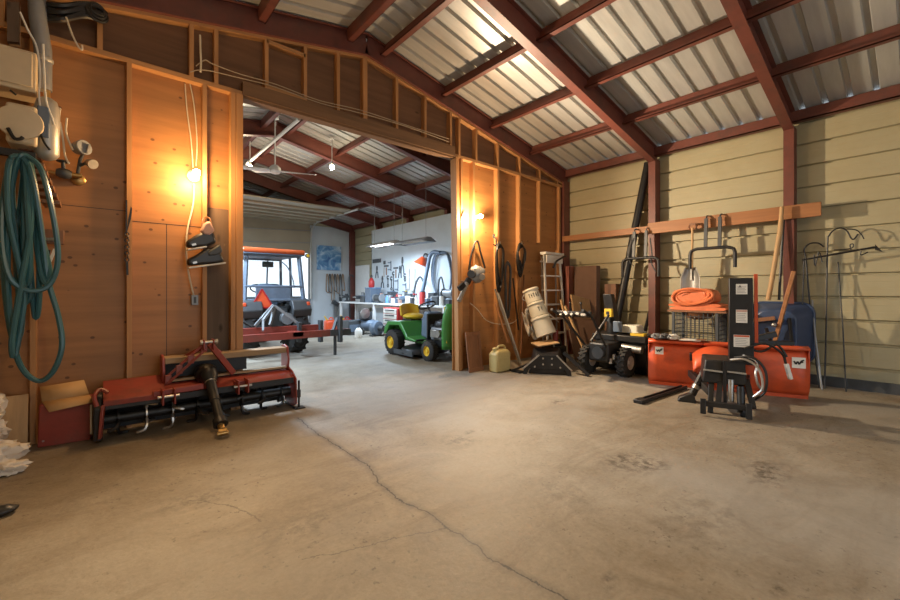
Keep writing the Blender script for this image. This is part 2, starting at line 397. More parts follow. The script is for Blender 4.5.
            dmin = q.outputs['Value'] if dmin is None else math_('MINIMUM', dmin, q.outputs['Value'])
        k = math_('MULTIPLY', ramp(math_('DIVIDE', dmin, w), 0.35, 1.0, (1, 1, 1), (0, 0, 0)), amt)
        base = mix(k, base, (0.025, 0.018, 0.014))
    C1 = [at(u, v, Z=0) - o for u, v in [(298, 418), (318, 434), (340, 448), (368, 466), (384, 488), (402, 502), (425, 511), (447, 528), (470, 542), (492, 560), (525, 578), (566, 599), (600, 625)]]
    C2 = [at(u, v, Z=0) - o for u, v in [(300, 560), (352, 549), (400, 538), (449, 527)]]
    C3 = [at(u, v, Z=0) - o for u, v in [(190, 500), (215, 502), (240, 508), (262, 522)]]
    for cpts, w, amt in ((C1, 0.0065, .95), (C2, 0.004, .6), (C3, .006, .5)):
        for p in cpts: p.z = 0.15
        crack(cpts, w, amt)
    crack(C1, 0.045, .28)
    L.new(base, b.inputs['Base Color'])
    rr = N.new('ShaderNodeMapRange'); L.new(n2, rr.inputs[0]); rr.inputs[3].default_value = 0.45; rr.inputs[4].default_value = 0.8; L.new(rr.outputs[0], b.inputs['Roughness'])
    bp = N.new('ShaderNodeBump'); bp.inputs['Strength'].default_value = 0.4; bp.inputs['Distance'].default_value = 0.01
    L.new(noise_(18, 8, 0.7), bp.inputs['Height']); L.new(bp.outputs[0], b.inputs['Normal'])
    return m
# ------------------------------------------------------------------ the building
XL, XR, YF, YB, YP = -2.04, 7.40, -3.2, 14.3, 4.89
RIDX, RIDZ, SL = 2.68, 4.70, 0.2
def roofz(x): return RIDZ - SL * abs(x - RIDX)
b = MB().box(XL - .15, XR + .15, YF - .6, YB + .15, -0.15, 0)
FLOOR_ORG = ((XL + XR) / 2, (YF - .6 + YB + .15) / 2, -0.15)
M['floor'] = floor_mat()
struct(b, 'floor', M['floor'])
struct(MB().box(-30, 40, YB + .15, 60, -0.16, -0.02).box(-30, 40, -40, YF - .6, -0.16, -0.02), 'ground', M['snow'])
# ribbed roof sheets
def ribprofile(a0, a1, pitch, top, base_, h):
    out = []; a = a0
    while a < a1:
        f_ = pitch - base_
        out += [(a + f_, 0), (a + f_ + (base_ - top) / 2, h), (a + pitch - (base_ - top) / 2, h), (a + pitch, 0)]
        a += pitch
    return out
prof = ribprofile(YF - .4, YB + .1, 0.235, 0.048, 0.072, 0.040)
b = MB()
for sgn, xe in ((1, XR + .12), (-1, XL - .12)):
    b.grid(lambda i, j: (RIDX + (xe - RIDX) * j, prof[round(i * (len(prof) - 1))][0], roofz(RIDX + (xe - RIDX) * j) + prof[round(i * (len(prof) - 1))][1]), len(prof) - 1, 1)
struct(b, 'ceiling', M['galv'], solid=0.006, sharp=20)
# ribbed side walls (ribs run along the building, grooves outward)
def sidewall(x, sgn, y0, y1, z1, name, m):
    pr = [(0, 0)]; z = 0
    while z < z1:
        pr += [(z + .09, 0), (z + .093, .0015), (z + .18, .0015), (z + .183, 0), (z + .262, 0), (z + .268, .045), (z + .292, .045), (z + .302, 0)]
        z += .302
    pr = [q for q in pr if q[0] <= z1]; pr.append((z1, 0))
    b = MB().grid(lambda i, j: (x + sgn * pr[round(i * (len(pr) - 1))][1], y0 + (y1 - y0) * j, pr[round(i * (len(pr) - 1))][0]), len(pr) - 1, 1)
    return struct(b, name, m, solid=0.004, sharp=15)
sidewall(XR, 1, YF, YB, 3.74, 'wall_right', M['siding'])
sidewall(XL, -1, YF, YB, 3.74, 'wall_left', M['siding'])
struct(MB().box(XR - .045, XR - .002, YF, YB, 0, 0.13), 'baseboard_right', M['dkgrey'])
WX = XR - .26
b = MB().box(WX, WX + .02, 4.91, 12.45, 0.0, 3.36)
for k in range(1, 11): b.box(WX - .004, WX, 4.91, 12.45, .3 * k + .2, .3 * k + .206)
b.box(WX, XR - .02, 12.43, 12.45, 0, 3.36)
struct(b, 'wall_workshop', M['whitewall'])
# back wall around the overhead door opening
DX0, DX1, DZ = 0.9, 5.62, 3.55
b = MB().box(DX1 + .02, XR, YB - .05, YB + .05, 0, 3.62)
struct(b, 'wall_back', M['whitewall'])
b = MB().box(XL, DX0, YB - .05, YB + .05, 0, 3.62)
pts = [(XL, 3.58), (XR, 3.58), (XR, roofz(XR)), (RIDX, RIDZ), (XL, roofz(XL))]
b.prism(pts, (0, YB - .04, 0), (1, 0, 0), (0, 0, 1), (0, .08, 0))
struct(b, 'wall_back_gable', M['siding'])
b = MB().box(DX1 - .03, DX1 + .05, YB - .14, YB - .06, 0, 3.5)
struct(b, 'trim_1', M['grey'])
# steel frames: columns and rafters
fy = [-2.47, -.64, 1.19, 3.02, 4.81, 6.68, 8.51, 10.34, 12.17, 14.16]
for i, y in enumerate(fy):
    b = MB(); dep = 0.28; fw = 0.115 if i != 4 else .10
    for sgn, xe in ((1, XR), (-1, XL)):
        x1 = xe - sgn * .02
        p = lambda x, dz: V((x, y, roofz(x) - .02 + dz))
        b.beam(p(RIDX, -dep / 2), p(x1, -dep / 2), 0.02, dep)                       # web
        b.beam(p(RIDX - sgn * .02, -dep), p(x1 - sgn * .2, -dep), fw, 0.016); b.beam(p(RIDX, -.01), p(x1, -.01), fw, 0.014)
        xin = x1 - sgn * .20
        b.box(*sorted((xin, x1)), y - fw / 2, y + fw / 2, 0, roofz(xin) - dep + .01)
    struct(b, 'trim_%d' % (i + 2), M['primer'])
# purlins between the frames and eave struts
n = 12
for sgn in (1, -1):
    xs = [RIDX + sgn * (.28 + 1.07 * k) for k in range(4)]
    for x in xs:
        b = MB(); z = roofz(x) - .012
        b.box(x - .007, x + .007, YF, YB - .06, z - .15, z)
        b.box(*sorted((x, x - sgn * .075)), YF, YB - .06, z - .155, z - .143); b.box(*sorted((x, x - sgn * .012)), YF, YB - .06, z - .012, z)
        b.box(*sorted((x - sgn * .075, x - sgn * .069)), YF, YB - .06, z - .155, z - .125)
        struct(b, 'trim_%d' % n, M['primer']); n += 1
    xe = XR - .09 if sgn > 0 else XL + .09
    b = MB().box(xe - .05, xe + .05, YF, YB - .06, roofz(xe) - .17, roofz(xe) - .155).box(*sorted((xe - sgn * .05, xe - sgn * .038)), YF, YB - .06, roofz(xe) - .17, roofz(xe) - .02)
    struct(b, 'trim_%d' % n, M['primer']); n += 1
# partition: plywood on the far face, studs towards us, header above the opening
JL, JR, PZ = 1.17, 4.25, 3.39
SY0, SY1 = 4.80, 4.89
b = MB().box(XL, .80, SY1, SY1 + .014, 0, PZ).box(.80, JL - .02, SY1, SY1 + .014, 2.15, PZ)
b.box(.497, .500, SY1 - .0012, SY1, 0, 1.94)
struct(b, 'wall_partition', M['ply'])
struct(MB().box(.498, .503, SY1 - .0015, SY1, 0, 1.93).box(.226, .796, SY1 - .0015, SY1, 1.93, 1.936).box(-.40, .188, SY1 - .0015, SY1, 2.02, 2.025), 'trim_90', M['black'])
struct(MB().box(.80, JL - .02, SY1, SY1 + .014, 0, 2.149), 'wall_partition_shade', M['ply_grey_shade'])  # darker sheet paints the shade below the boots and in the recess
b = MB().box(JR + .02, 5.57, SY1, SY1 + .014, 0, PZ).box(5.57, XR, SY1 + .001, SY1 + .015, 0, PZ)
struct(b, 'wall_partition_right', M['ply'])
g = [(XL, PZ)] + [(XR, PZ), (XR, roofz(XR) - .05), (RIDX, RIDZ - .05), (XL, roofz(XL) - .05)]
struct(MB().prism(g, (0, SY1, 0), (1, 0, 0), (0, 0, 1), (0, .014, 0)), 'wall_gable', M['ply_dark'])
struct(MB().box(XL, JL, SY0, SY1, PZ, PZ + .045).box(JR - .02, XR, SY0, SY1, PZ, PZ + .045), 'trim_%d' % n, M['plate']); n += 1
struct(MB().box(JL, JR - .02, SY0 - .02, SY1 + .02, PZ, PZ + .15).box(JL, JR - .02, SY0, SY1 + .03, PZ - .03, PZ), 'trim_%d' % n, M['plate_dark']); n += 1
for x in (-1.64, -1.03, -.42, .207, .815):
    struct(MB().box(x - .019, x + .019, SY0, SY1, 0, PZ), 'trim_%d' % n, M['stud']); n += 1
struct(MB().box(JL - .115, JL - .07, SY0 - .01, SY1, 0, PZ).box(JL - .065, JL, SY0 - .02, SY1 + .03, 0, PZ), 'trim_%d' % n, M['stud']); n += 1
struct(MB().hexa([(JR + .055, SY0 - .02, 0), (JR + .115, SY0 - .02, 0), (JR + .115, SY1 + .03, 0), (JR + .055, SY1 + .03, 0), (JR, SY0 - .02, PZ), (JR + .06, SY0 - .02, PZ), (JR + .06, SY1 + .03, PZ), (JR, SY1 + .03, PZ)]).box(JR + .12, JR + .16, SY0, SY1, 0, PZ), 'trim_%d' % n, M['stud']); n += 1
for x in (4.66, 5.25, 5.84, 6.44, 7.09):
    z0 = 0 if x != 6.44 else 2.2
    struct(MB().box(x - .022, x + .022, SY0, SY1, z0, PZ), 'trim_%d' % n, M['stud']); n += 1
# cripple studs and sloped plate under the rafter
ST = lambda x: roofz(x) - .325
for x in (-.6, .0, .70, .92, 1.42, 1.86, 2.28, 2.66, 3.16, 3.66, 4.16, 4.34, 4.72, 5.25, 5.84, 6.44, 7.02):
    if ST(x) - PZ - .05 < .05: continue
    w = .03 if abs(x - 2.66) < .01 else .019
    zb = PZ + (.15 if JL < x < JR - .02 else .045)
    struct(MB().box(x - w, x + w, SY0, SY1, zb, ST(x)), 'trim_%d' % n, M['stud']); n += 1
b = MB()
for sgn, xe in ((1, XR - .1), (-1, XL + .1)):
    b.beam((RIDX, (SY0 + SY1) / 2, ST(RIDX) - .0), (xe, (SY0 + SY1) / 2, ST(xe) - .0), .09, .04)
struct(b, 'trim_%d' % n, M['plate']); n += 1
b = MB().box(1.42, 1.86, SY0 - .002, SY1, PZ + .15, PZ + .19).box(1.42, 1.86, SY0, SY1, ST(1.42) - .06, ST(1.42) - .02)
struct(b, 'trim_%d' % n, M['plate']); n += 1
# front gable with its big door standing open
b = MB().prism([(XL, 0), (.3, 0), (.3, 3.1), (5.1, 3.1), (5.1, 0), (XR, 0), (XR, roofz(XR) - .05), (RIDX, RIDZ - .05), (XL, roofz(XL) - .05)], (0, YF, 0), (1, 0, 0), (0, 0, 1), (0, .06, 0))
struct(b, 'wall_front', M['siding'])
# ------------------------------------------------------------------ light
w = bpy.data.worlds.new('sky'); S.world = w; w.use_nodes = True
bg = w.node_tree.nodes['Background']; bg.inputs[0].default_value = (0.80, 0.90, 1.0, 1); bg.inputs[1].default_value = 1.35
def lamp(name, loc, e, col, r=0.06, kind='POINT', size=None, rot=None):
    l = bpy.data.lights.new(name, kind); l.energy = e; l.color = col
    if kind in ('POINT', 'SPOT'): l.shadow_soft_size = r
    else: l.shape = 'RECTANGLE'; l.size, l.size_y = size
    o = bpy.data.objects.new(name, l); COL.objects.link(o); o.location = loc
    if rot: o.rotation_euler = rot
    return o
S.view_settings.view_transform = 'Standard'; S.view_settings.look = 'None'; S.view_settings.gamma = 1; S.view_settings.use_curve_mapping = False
S.view_settings.exposure = 0.63
S.cycles.max_bounces = 10; S.cycles.diffuse_bounces = 6; S.cycles.use_denoising = True
try: S.cycles.denoiser = 'OPENIMAGEDENOISE'
except Exception: pass
S.cycles.sample_clamp_indirect = 6
WARM = (1.0, 0.60, 0.26)
WL, WR_ = (1.0, .72, .42), (1.0, .82, .58)
lamp('left_bulb_light', at(197, 174, Y=4.64), 34, WARM, .05)
lamp('right_bulb_light', at(477, 217, Y=4.64), 85, (1.0, 0.68, 0.38), .05)
for nm, p_, e_, c_ in (('left_bulb_beam', at(197, 174, Y=4.62), 230, WL), ('right_bulb_beam', at(477, 217, Y=4.62), 400, WR_)):   # spots added to the bare bulbs, throwing extra light forward
    o_ = lamp(nm, p_, e_, c_, .05, 'SPOT'); o_.rotation_euler = (-math.pi / 2, 0, 0)
    o_.data.spot_size = math.radians(160); o_.data.spot_blend = .7
# ================================================================== LEFT PARTITION
def P(u, v, y): return at(u, v, Y=y)
def dome_lamp(tgt, label, u, v, yb):
    c = P(u, v, yb); t = thing('bulb_holder', label, 'lamp', (c.x, SY1, c.z))
    bs = MB().lathe([(.062, 0), (.062, .012), (.052, .03), (.03, .05), (.026, .09)], (c.x, SY1 - .0005, c.z), (0, -1, 0), 20).build('base', M['white'], t)
    MB().lathe([(.0135, .085), (.015, .11), (.032, .14), (.036, .17), (.030, .2), (.012, .215)], (c.x, SY1, c.z), (0, -1, 0), 18).build('bulb', M['bulb'], t)
    return t
dome_lamp(None, 'lit bare bulb in a white holder on the plywood left of the opening', 195, 174.5, 4.80)
dome_lamp(None, 'lit bare bulb in a white holder on the plywood right of the opening', 477, 217, 4.80)
# cables
def cable(name, pts, r, label, m='cable', cat='cable', k=5): return solo(MB().tube(catmull(pts, k), r, 6), name, M[m], label, cat)
cable('cable', [P(185, 84, 4.87), P(187, 110, 4.87), P(191, 140, 4.87), P(193, 168, 4.86)], .006, 'pale cable stapled down the plywood to the lit bulb, left of the pair')
cable('cable', [P(190, 84, 4.87), P(194, 105, 4.87), P(197, 140, 4.87), P(196, 166, 4.86)], .006, 'pale cable running down to the lit bulb, right of the pair')
cable('cable', [P(194, 184, 4.86), P(193, 205, 4.86), P(187, 232, 4.8), P(186.5, 255, 4.8), P(189, 275, 4.82), P(194, 297, 4.86)], .008, 'white cable curving from the lit bulb down to the outlet box')
t = thing('outlet_box', 'small grey outlet box on plywood below the hanging boots', 'outlet', P(195, 300, 4.87))
a, c = P(191.5, 295, 4.83), P(198.5, 305, 4.83)
MB().box(a.x, c.x, 4.83, SY1, c.z, a.z).build('box', M['grey'], t, bevel=.004)
MB().box(a.x + .02, c.x - .02, 4.824, 4.831, c.z + .02, a.z - .02).build('socket', M['dkgrey'], t)
cable('cable', [P(u, v, 4.785) for u, v in [(196, 66), (205, 60), (213, 64), (240, 74), (275, 84), (318, 100), (360, 110), (400, 123), (449, 139)]], .005, 'upper pale cable strung along the header studs', 'wire')
cable('cable', [P(u, v, 4.785) for u, v in [(190, 72), (205, 70), (240, 78), (275, 87), (320, 103), (360, 113), (405, 126), (449, 142)]], .005, 'lower pale cable strung along the header studs', 'wire')
cable('cable', [P(u, v, 4.785) for u, v in [(200, 35), (200.5, 50), (201, 62), (200.5, 72)]], .009, 'short white pipe standing in the header above the left plywood')
# hanging boots
def boot(pts_uv, cuff_uv, label, y, sole_v, cm='dkgrey'):
    bx = [P(u, v, y) for u, v in pts_uv]; o = bx[0]
    t = thing('boot', label, 'boot', (sum(q.x for q in bx) / len(bx), y, min(q.z for q in bx)), 0, None)
    b = MB().prism([(q.x, q.z) for q in bx], (0, y - .05, 0), (1, 0, 0), (0, 0, 1), (0, .10, 0)); b.build('upper', M['blackplastic'], t, bevel=.025)
    cf = [P(u, v, y) for u, v in cuff_uv]
    MB().prism([(q.x, q.z) for q in cf], (0, y - .058, 0), (1, 0, 0), (0, 0, 1), (0, .116, 0)).build('cuff', M[cm], t, bevel=.02)
    s0, s1 = [P(u, v, y) for u, v in sole_v]
    MB().beam(s0, s1, .10, .016).build('sole', M['sticker'], t, bevel=.004)
    MB().beam(P(pts_uv[0][0] + 6, pts_uv[0][1] - 3, y - .053), P(pts_uv[0][0] + 10, pts_uv[0][1] - 4, y - .053), .008, .02).build('buckle', M['steel'], t)
    return t
boot([(187, 266), (187, 259), (196, 255), (206, 248), (219, 250), (224, 262), (213, 264)], [(206, 252), (219, 244), (222, 252), (216, 256), (207, 257)], 'lower black boot of the pair hung by the lit bulb, toe to the left', 4.72, ((188, 268), (225, 263)))
boot([(186, 248), (186, 241), (196, 235), (203, 232), (213, 232), (216, 243), (205, 247)], [(200, 232), (203, 224), (209, 221), (214, 231), (209, 236), (203, 235)], 'upper black boot with pale pink cuff hung by the lit bulb, toe to the left', 4.72, ((187, 250), (206, 247)), 'pink')
solo(MB().tube(catmull([P(202, 226, 4.71), P(203, 219, 4.74), P(206, 217, 4.79), P(210, 219, 4.74), P(212, 227, 4.71)], 5), .007, 6), 'boot_lace', M['brownwood'], 'dark lace loop that hangs the black boots from a nail', 'lace')
# chain tool hanging on the stud
t = thing('shears', 'rusty shears hung on a chain from the stud left of the plywood panel', 'shears', P(128, 270, 4.77))
MB().prism([(.0, 0), (.028, .12), (.038, .22), (.028, .24), (.008, .12)], P(127, 232, 4.77), (1, 0, 0), (0, 0, 1), (0, .01, 0)).build('blade', M['black'], t)
MB().beam(P(126.5, 200, 4.775), P(126.5, 232, 4.775), .012, .012).build('handle', M['black'], t)
b = MB()
for i in range(9):
    p = P(127 + (i % 2) * 1.0, 234 + i * 3.2, 4.775); b.torus(p, (1, 0, 0) if i % 2 else (0, 1, 0), .016, .005, 10, 5)
b.build('chain', M['dkgrey'], t)
MB().beam(P(127, 262, 4.775), P(127.5, 275, 4.775), .022, .016).build('hook', M['black'], t)
# teal hose coil on a wall arm
t = thing('hose_bracket', 'black steel arm on the wall that carries the teal hose', 'bracket', P(20, 155, 4.79))
MB().beam(P(-6, 150, 4.40), P(36, 157, 4.40), .05, .05).build('bar', M['black'], t)
MB().beam(P(20, 155, 4.42), P(20, 155, 4.80), .05, .05).build('support', M['black'], t)
b = MB()
loops = [[(20, 156), (8, 172), (2, 220), (5, 262), (14, 283), (32, 291), (50, 284), (58, 258), (53, 215), (42, 172), (30, 158)],
 [(22, 155), (13, 180), (8, 230), (8, 290), (14, 345), (24, 371), (40, 381), (54, 370), (62, 345), (58, 315), (48, 280), (42, 235), (33, 180)],
 [(14, 158), (4, 200), (3, 260), (8, 315), (14, 340), (21, 330), (24, 280), (24, 220), (24, 175)],
 [(27, 157), (24, 200), (29, 250), (33, 300), (36, 318), (39, 300), (39, 250), (35, 190)],
 [(10, 160), (8, 210), (20, 270), (24, 300), (15, 355), (12, 340), (20, 290), (31, 220), (28, 165)],
 [(18, 157), (11, 190), (17, 250), (26, 285), (30, 260), (27, 200), (25, 165)], [(24, 156), (31, 200), (45, 250), (50, 275), (46, 284), (40, 268), (33, 215), (26, 175)],
 [(16, 156), (12, 200), (22, 240), (30, 285), (28, 300), (20, 300), (16, 250), (22, 190), (24, 160)]]
for i, lp in enumerate(loops):
    cl = catmull([P(u, v, 4.36 + .035 * (i % 4) + .03 * math.sin(j * 1.3 + i)) for j, (u, v) in enumerate(lp)], 6, True)
    b.tube(cl, .0185, 8, True)
solo(b, 'hose', M['hose'], 'thick teal hose coiled in long loops on the wall at far left', 'hose')
# cream cabinet, heater and tank at top left
a, c = P(-14, 41, 4.5), P(36, 92, 4.5)
t = thing('wall_cabinet', 'cream metal cabinet high on the wall at far left', 'cabinet', (0.5 * (a.x + c.x), 4.65, c.z))
MB().box(a.x, c.x, 4.52, 4.795, c.z, a.z + .02).build('body', M['cream'], t, bevel=.008)
MB().box(a.x + .02, c.x - .02, 4.505, 4.521, c.z + .03, a.z).build('door', M['cream'], t, bevel=.006)
MB().beam(P(10, 90, 4.5), P(16, 95, 4.5), .008, .012).build('latch', M['black'], t)
a, c = P(5, 97, 4.45), P(37, 146, 4.45)
t = thing('pump_housing', 'cream housing with round boss and black spout above the teal hose', 'pump', (0.5 * (a.x + c.x), 4.6, c.z))
MB().box(a.x, c.x, 4.46, 4.795, c.z, a.z - .02).build('body', M['cream'], t, bevel=.02)
q = P(20, 122, 4.455); MB().lathe([(.13, 0), (.125, .015), (.10, .02)], (q.x, 4.462, q.z), (0, -1, 0), 24).build('boss', M['cream'], t)
MB().tube(catmull([P(8, 128, 4.43), P(14, 138, 4.42), P(20, 139, 4.42), P(23, 137, 4.42)], 5), .012, 8).build('spout', M['black'], t)
q = P(47, 158, 4.58); q2 = P(47, 98, 4.58)
t = thing('pressure_tank', 'grey cylinder tank with dark face beside the cream cabinets', 'tank', q)
h = q2.z - q.z
MB().lathe([(.02, -.02), (.055, 0), (.075, .03), (.078, h * .8), (.06, h * .95), (.03, h)], q, (0, 0, 1), 22).build('body', M['alu'], t)
MB().box(q.x - .05, q.x + .02, 4.492, 4.54, q.z + .14, q.z + h * .8).build('face_plate', M['slate'], t, bevel=.01)
MB().cyl(q + V((0, 0, h)), q + V((0, 0, h + .06)), .02).build('neck', M['brass'], t)
t = thing('flue_pipe', 'grey flue pipe rising to the roof behind the white cables', 'pipe', P(43, 90, 4.66))
MB().tube([P(43, 90, 4.68), P(43, 50, 4.68), P(38, 20, 4.68), P(36, -14, 4.68)], .055, 14).build('pipe', M['grey'], t)
MB().lathe([(.058, 0), (.064, .01), (.064, .03), (.058, .04)], P(43, 62, 4.68), (0, 0, 1), 18).build('collar', M['alu'], t)
b = MB()
for k in range(5): b.tube(catmull([P(44 + k, 4 + 4 * k, 4.70), P(62, 6 + 3.4 * k + (k % 2) * 3, 4.66), P(82, 4 + 3 * k, 4.68), P(96, 6 + 3 * k - (k % 2) * 3, 4.70), P(106, 14 + k, 4.74)], 5), .022, 7)
for k in range(3): b.torus(P(97, 9 + 2 * k, 4.69), (.4, -1, .2), .05 + .012 * k, .012, 18, 6)
solo(b, 'cable_bundle', M['black'], 'black bundle of looped cords high above the plywood at far left', 'cables')
b = MB().prism([(P(u, v, 4.7).x, P(u, v, 4.7).z) for u, v in [(7, 2), (19, 2), (19, 42), (7, 41)]], (0, 4.7, 0), (1, 0, 0), (0, 0, 1), (0, .09, 0))
solo(b, 'insulation_scrap', M['ply_grey_shade'], 'rough dark insulation slab above the cream cabinet', 'insulation')
for i, (pts, lab) in enumerate([([(20, 12), (28, 30), (37, 48), (40, 75), (39, 95), (41, 110)], 'white cord slanting down from the roof to the cream cabinet'), ([(43, 44), (44, 70), (46, 100), (52, 118), (54, 125)], 'white cord dropping straight onto the grey tank'), ([(66, 17), (72, 34), (78, 46), (82, 50), (82, 45)], 'white cord with a hooked end hanging above the left plywood'), ([(60, 108), (58, 130), (55, 150), (53, 160)], 'pale cord hanging right of the grey tank'), ([(60, 122), (63, 140), (65, 155), (69, 164)], 'pale cord drooping onto the pipe valve'), ([(67, 118), (66, 132), (70, 144), (73, 150)], 'pale cord leading to the double floodlight')]):
    cable('cord', [P(u, v, 4.5 + .12 * (i > 1)) for u, v in pts], .007, lab, 'sticker' if i < 2 else 'cable', 'cord')
cable('cord', [P(u, v, 4.46) for u, v in [(22, 112), (32, 118), (38, 128), (44, 142), (50, 150)]], .008, 'black cord looping in front of the grey tank', 'black', 'cord')
# slatted rack
t = thing('slat_rack', 'slanted brown wooden slat rack behind the teal hose', 'rack', P(50, 205, 4.7))
p0, p1 = P(28, 149, 4.62), P(51, 202, 4.62)
for i in range(8):
    q = p0.lerp(p1, i / 7); MB().box(q.x - .055, q.x + .055, 4.60, 4.78, q.z - .017, q.z + .017).build('slat', M['brownwood'], t, bevel=.003)
MB().beam(p0 + V((-.03, .17, .02)), p1 + V((-.03, .17, -.02)), .02, .04).build('rail', M['brownwood'], t)
# valve and floodlight
t = thing('pipe_valve', 'rusty pipe with a hand valve on the plywood right of the tank', 'valve', P(62, 176, 4.78))
MB().cyl(P(48, 172, 4.78), P(82, 176, 4.78), .02, n=12).cyl(P(64, 174, 4.78), P(64, 174, 4.9), .02).build('pipe', M['brass'], t)
MB().lathe([(.028, -.05), (.04, -.03), (.045, 0), (.04, .03), (.028, .05)], P(64, 173.5, 4.78), (1, 0, -.1), 16).cyl(P(63.5, 170, 4.78), P(63, 162, 4.78), .014).build('valve_body', M['dkgrey'], t)
MB().torus(P(63, 161.5, 4.78), (0, 0, 1), .038, .007, 16, 6).beam(P(59, 161.5, 4.78), P(67, 161.5, 4.78), .008, .008).build('hand_wheel', M['dkgrey'], t)
t = thing('floodlight', 'unlit floodlight with two small heads on the plywood near the teal hose', 'floodlight', P(77, 186, 4.8))
MB().lathe([(.05, 0), (.05, .03), (.03, .045)], V((P(78, 178, 4.8).x, 4.89, P(78, 178, 4.8).z)), (0, -1, 0), 16).build('base', M['brass'], t)
MB().tube([P(78, 178, 4.86), P(78, 172, 4.76), P(80, 160, 4.72), P(84, 152, 4.70)], .013, 8).tube([P(79, 166, 4.74), P(86, 163, 4.70)], .012, 8).build('arm', M['dkgrey'], t)
q = P(80, 147, 4.68)
MB().lathe([(.02, 0), (.05, .03), (.062, .11), (.058, .115)], P(74, 149, 4.7), (P(86, 147, 4.6) - P(74, 149, 4.7)), 16).build('head', M['grey'], t)
MB().obox(P(86, 149, 4.63), (.012, .07, .085), 0, .2, .5).build('lens', M['steel'], t)
MB().lathe([(.02, 0), (.034, .03), (.04, .08)], P(87, 162, 4.7), (P(95, 165, 4.62) - P(87, 162, 4.7)), 14).build('head', M['steel'], t)
# board bracket and tool
a, c = P(39, 228, 4.7), P(63.5, 244, 4.7)
t = thing('tool_board', 'short dark board with hooks on the wall behind the hose', 'board', (0.5 * (a.x + c.x), 4.78, c.z))
MB().box(a.x, c.x, 4.74, 4.80, c.z, a.z).build('board', M['brownwood'], t, bevel=.003)
b = MB()
for u in (44, 49, 54): b.beam(P(u, 239, 4.70), P(u + 1.5, 240, 4.74), .05, .022)
b.build('hook', M['steel'], t)
t = thing('hand_tool', 'pale handled tool hanging below the short dark board', 'tool', P(50, 268, 4.75))
MB().beam(P(55, 249, 4.75), P(48, 266, 4.75), .025, .02).build('handle', M['sticker'], t); MB().beam(P(49, 250, 4.75), P(45, 270, 4.75), .02, .02).build('blade', M['black'], t)
# ================================================================== FLOOR, LEFT
t = thing('red_box', 'low red metal box on the floor beside the rotary tiller', 'box', (-.215, 4.72, 0))
MB().hexa([(-.385, 4.66, 0), (-.06, 4.63, 0), (-.045, 4.79, 0), (-.37, 4.79, 0), (-.375, 4.66, .345), (-.055, 4.63, .36), (-.045, 4.79, .36), (-.37, 4.79, .345)]).build('shell', M['redpaint'], t, bevel=.008)
MB().box(-.065, -.05, 4.615, 4.632, .05, .30).build('edge_trim', M['sticker'], t, bevel=.003)
MB().cyl((-.35, 4.655, .05), (-.35, 4.665, .05), .008).build('rivet', M['steel'], t)
rf = [P(40, 387, 4.76), P(84, 380, 4.74), P(89.5, 395, 4.66), P(42, 402, 4.69)]; ff = [P(42, 402, 4.69), P(89.5, 395, 4.66), P(94.5, 402, 4.56), P(49, 412, 4.58)]
t = thing('cardboard_sheet', 'folded tan cardboard lying on the red metal box', 'cardboard', P(65, 402, 4.68))
MB().add(rf, [(0, 1, 2, 3)]).build('back_flap', M['cardboard'], t, solid=.008); MB().add(ff, [(0, 1, 2, 3)]).build('front_flap', M['cardboard'], t, solid=.008)
b = MB().obox((-.62, 4.70, .215), (.36, .02, .44), -.12); solo(b, 'plywood_offcut', M['palewood'], 'plywood offcut leaning on the wall behind the white bag', 'board')
def lump(c, r, seed, n=20, m=14, amp=.12, fr=3, wr=0):
    b = MB(); c = V(c)
    b.ell((0, 0, 0), r, n, m)
    b.v = [c + q * (1 + amp * noise.noise(q * fr / max(r) + V((seed, seed * 2, 0))) - wr * abs(noise.noise(q * 3.2 / max(r) + V((0, seed, 5)))) ) for q in b.v]
    for q in b.v: q.z = max(q.z, .004)
    return b
b = lump((-.70, 4.35, .30), (.22, .18, .29), 3, 44, 30, .3, 2, .55); b2 = lump((-.65, 4.30, .11), (.26, .2, .11), 9, 40, 24, .3, 3, .6); b.add(b2.v, b2.f)
t = thing('feed_bag', 'crumpled white plastic bag slumped at the far left edge', 'bag', (-.68, 4.33, 0)); b.build('bag', M['bag'], t)
lump((-.52, 4.14, .04), (.15, .10, .05), 5, 32, 20, .35, 4, .6).build('loose_flap', M['bag'], t)
solo(lump((-.44, 3.40, .025), (.085, .05, .03), 4), 'glove', M['black'], 'dark crumpled glove alone on the concrete at left', 'glove')
# ================================================================== ROTARY TILLER
t = thing('rotary_tiller', 'red rotary tiller with three point hitch standing before the left plywood', 'tiller', (.8, 4.55, 0))
def yz(poly, x0, x1): return MB().prism(poly, (x0, 0, 0), (0, 1, 0), (0, 0, 1), (x1 - x0, 0, 0))
yz([(4.40, .315), (4.395, .36), (4.50, .395), (4.75, .47), (4.755, .45), (4.51, .37), (4.43, .345), (4.42, .315)], .02, .45).build('hood', M['redpaint'], t, bevel=.003)
yz([(4.42, .29), (4.415, .335), (4.50, .365), (4.64, .40), (4.645, .385), (4.51, .345), (4.44, .32), (4.435, .29)], .452, 1.59).build('hood', M['redpaint'], t, bevel=.003)
yz([(4.42, .03), (4.40, .30), (4.48, .40), (4.60, .42), (4.68, .3), (4.66, .05), (4.55, .01)], -.045, .018).build('chain_case', M['black'], t, bevel=.012)
for x0 in (1.59,):
    sp = yz([(4.37, .06), (4.38, .33), (4.50, .40), (4.76, .46), (4.775, .2), (4.72, .03), (4.48, .015)], x0, x0 + .014).build('side_plate', M['black'] if x0 < 0 else M['redpaint'], t, bevel=.003)
    MB().box(x0 - .005, x0 + .019, 4.36, 4.74, .004, .02).build('skid', M['black'], sp, bevel=.003)
MB().beam((.0, 4.395, .06), (.02, 4.39, .33), .05, .02).build('edge_strip', M['redpaint'], t, bevel=.004)
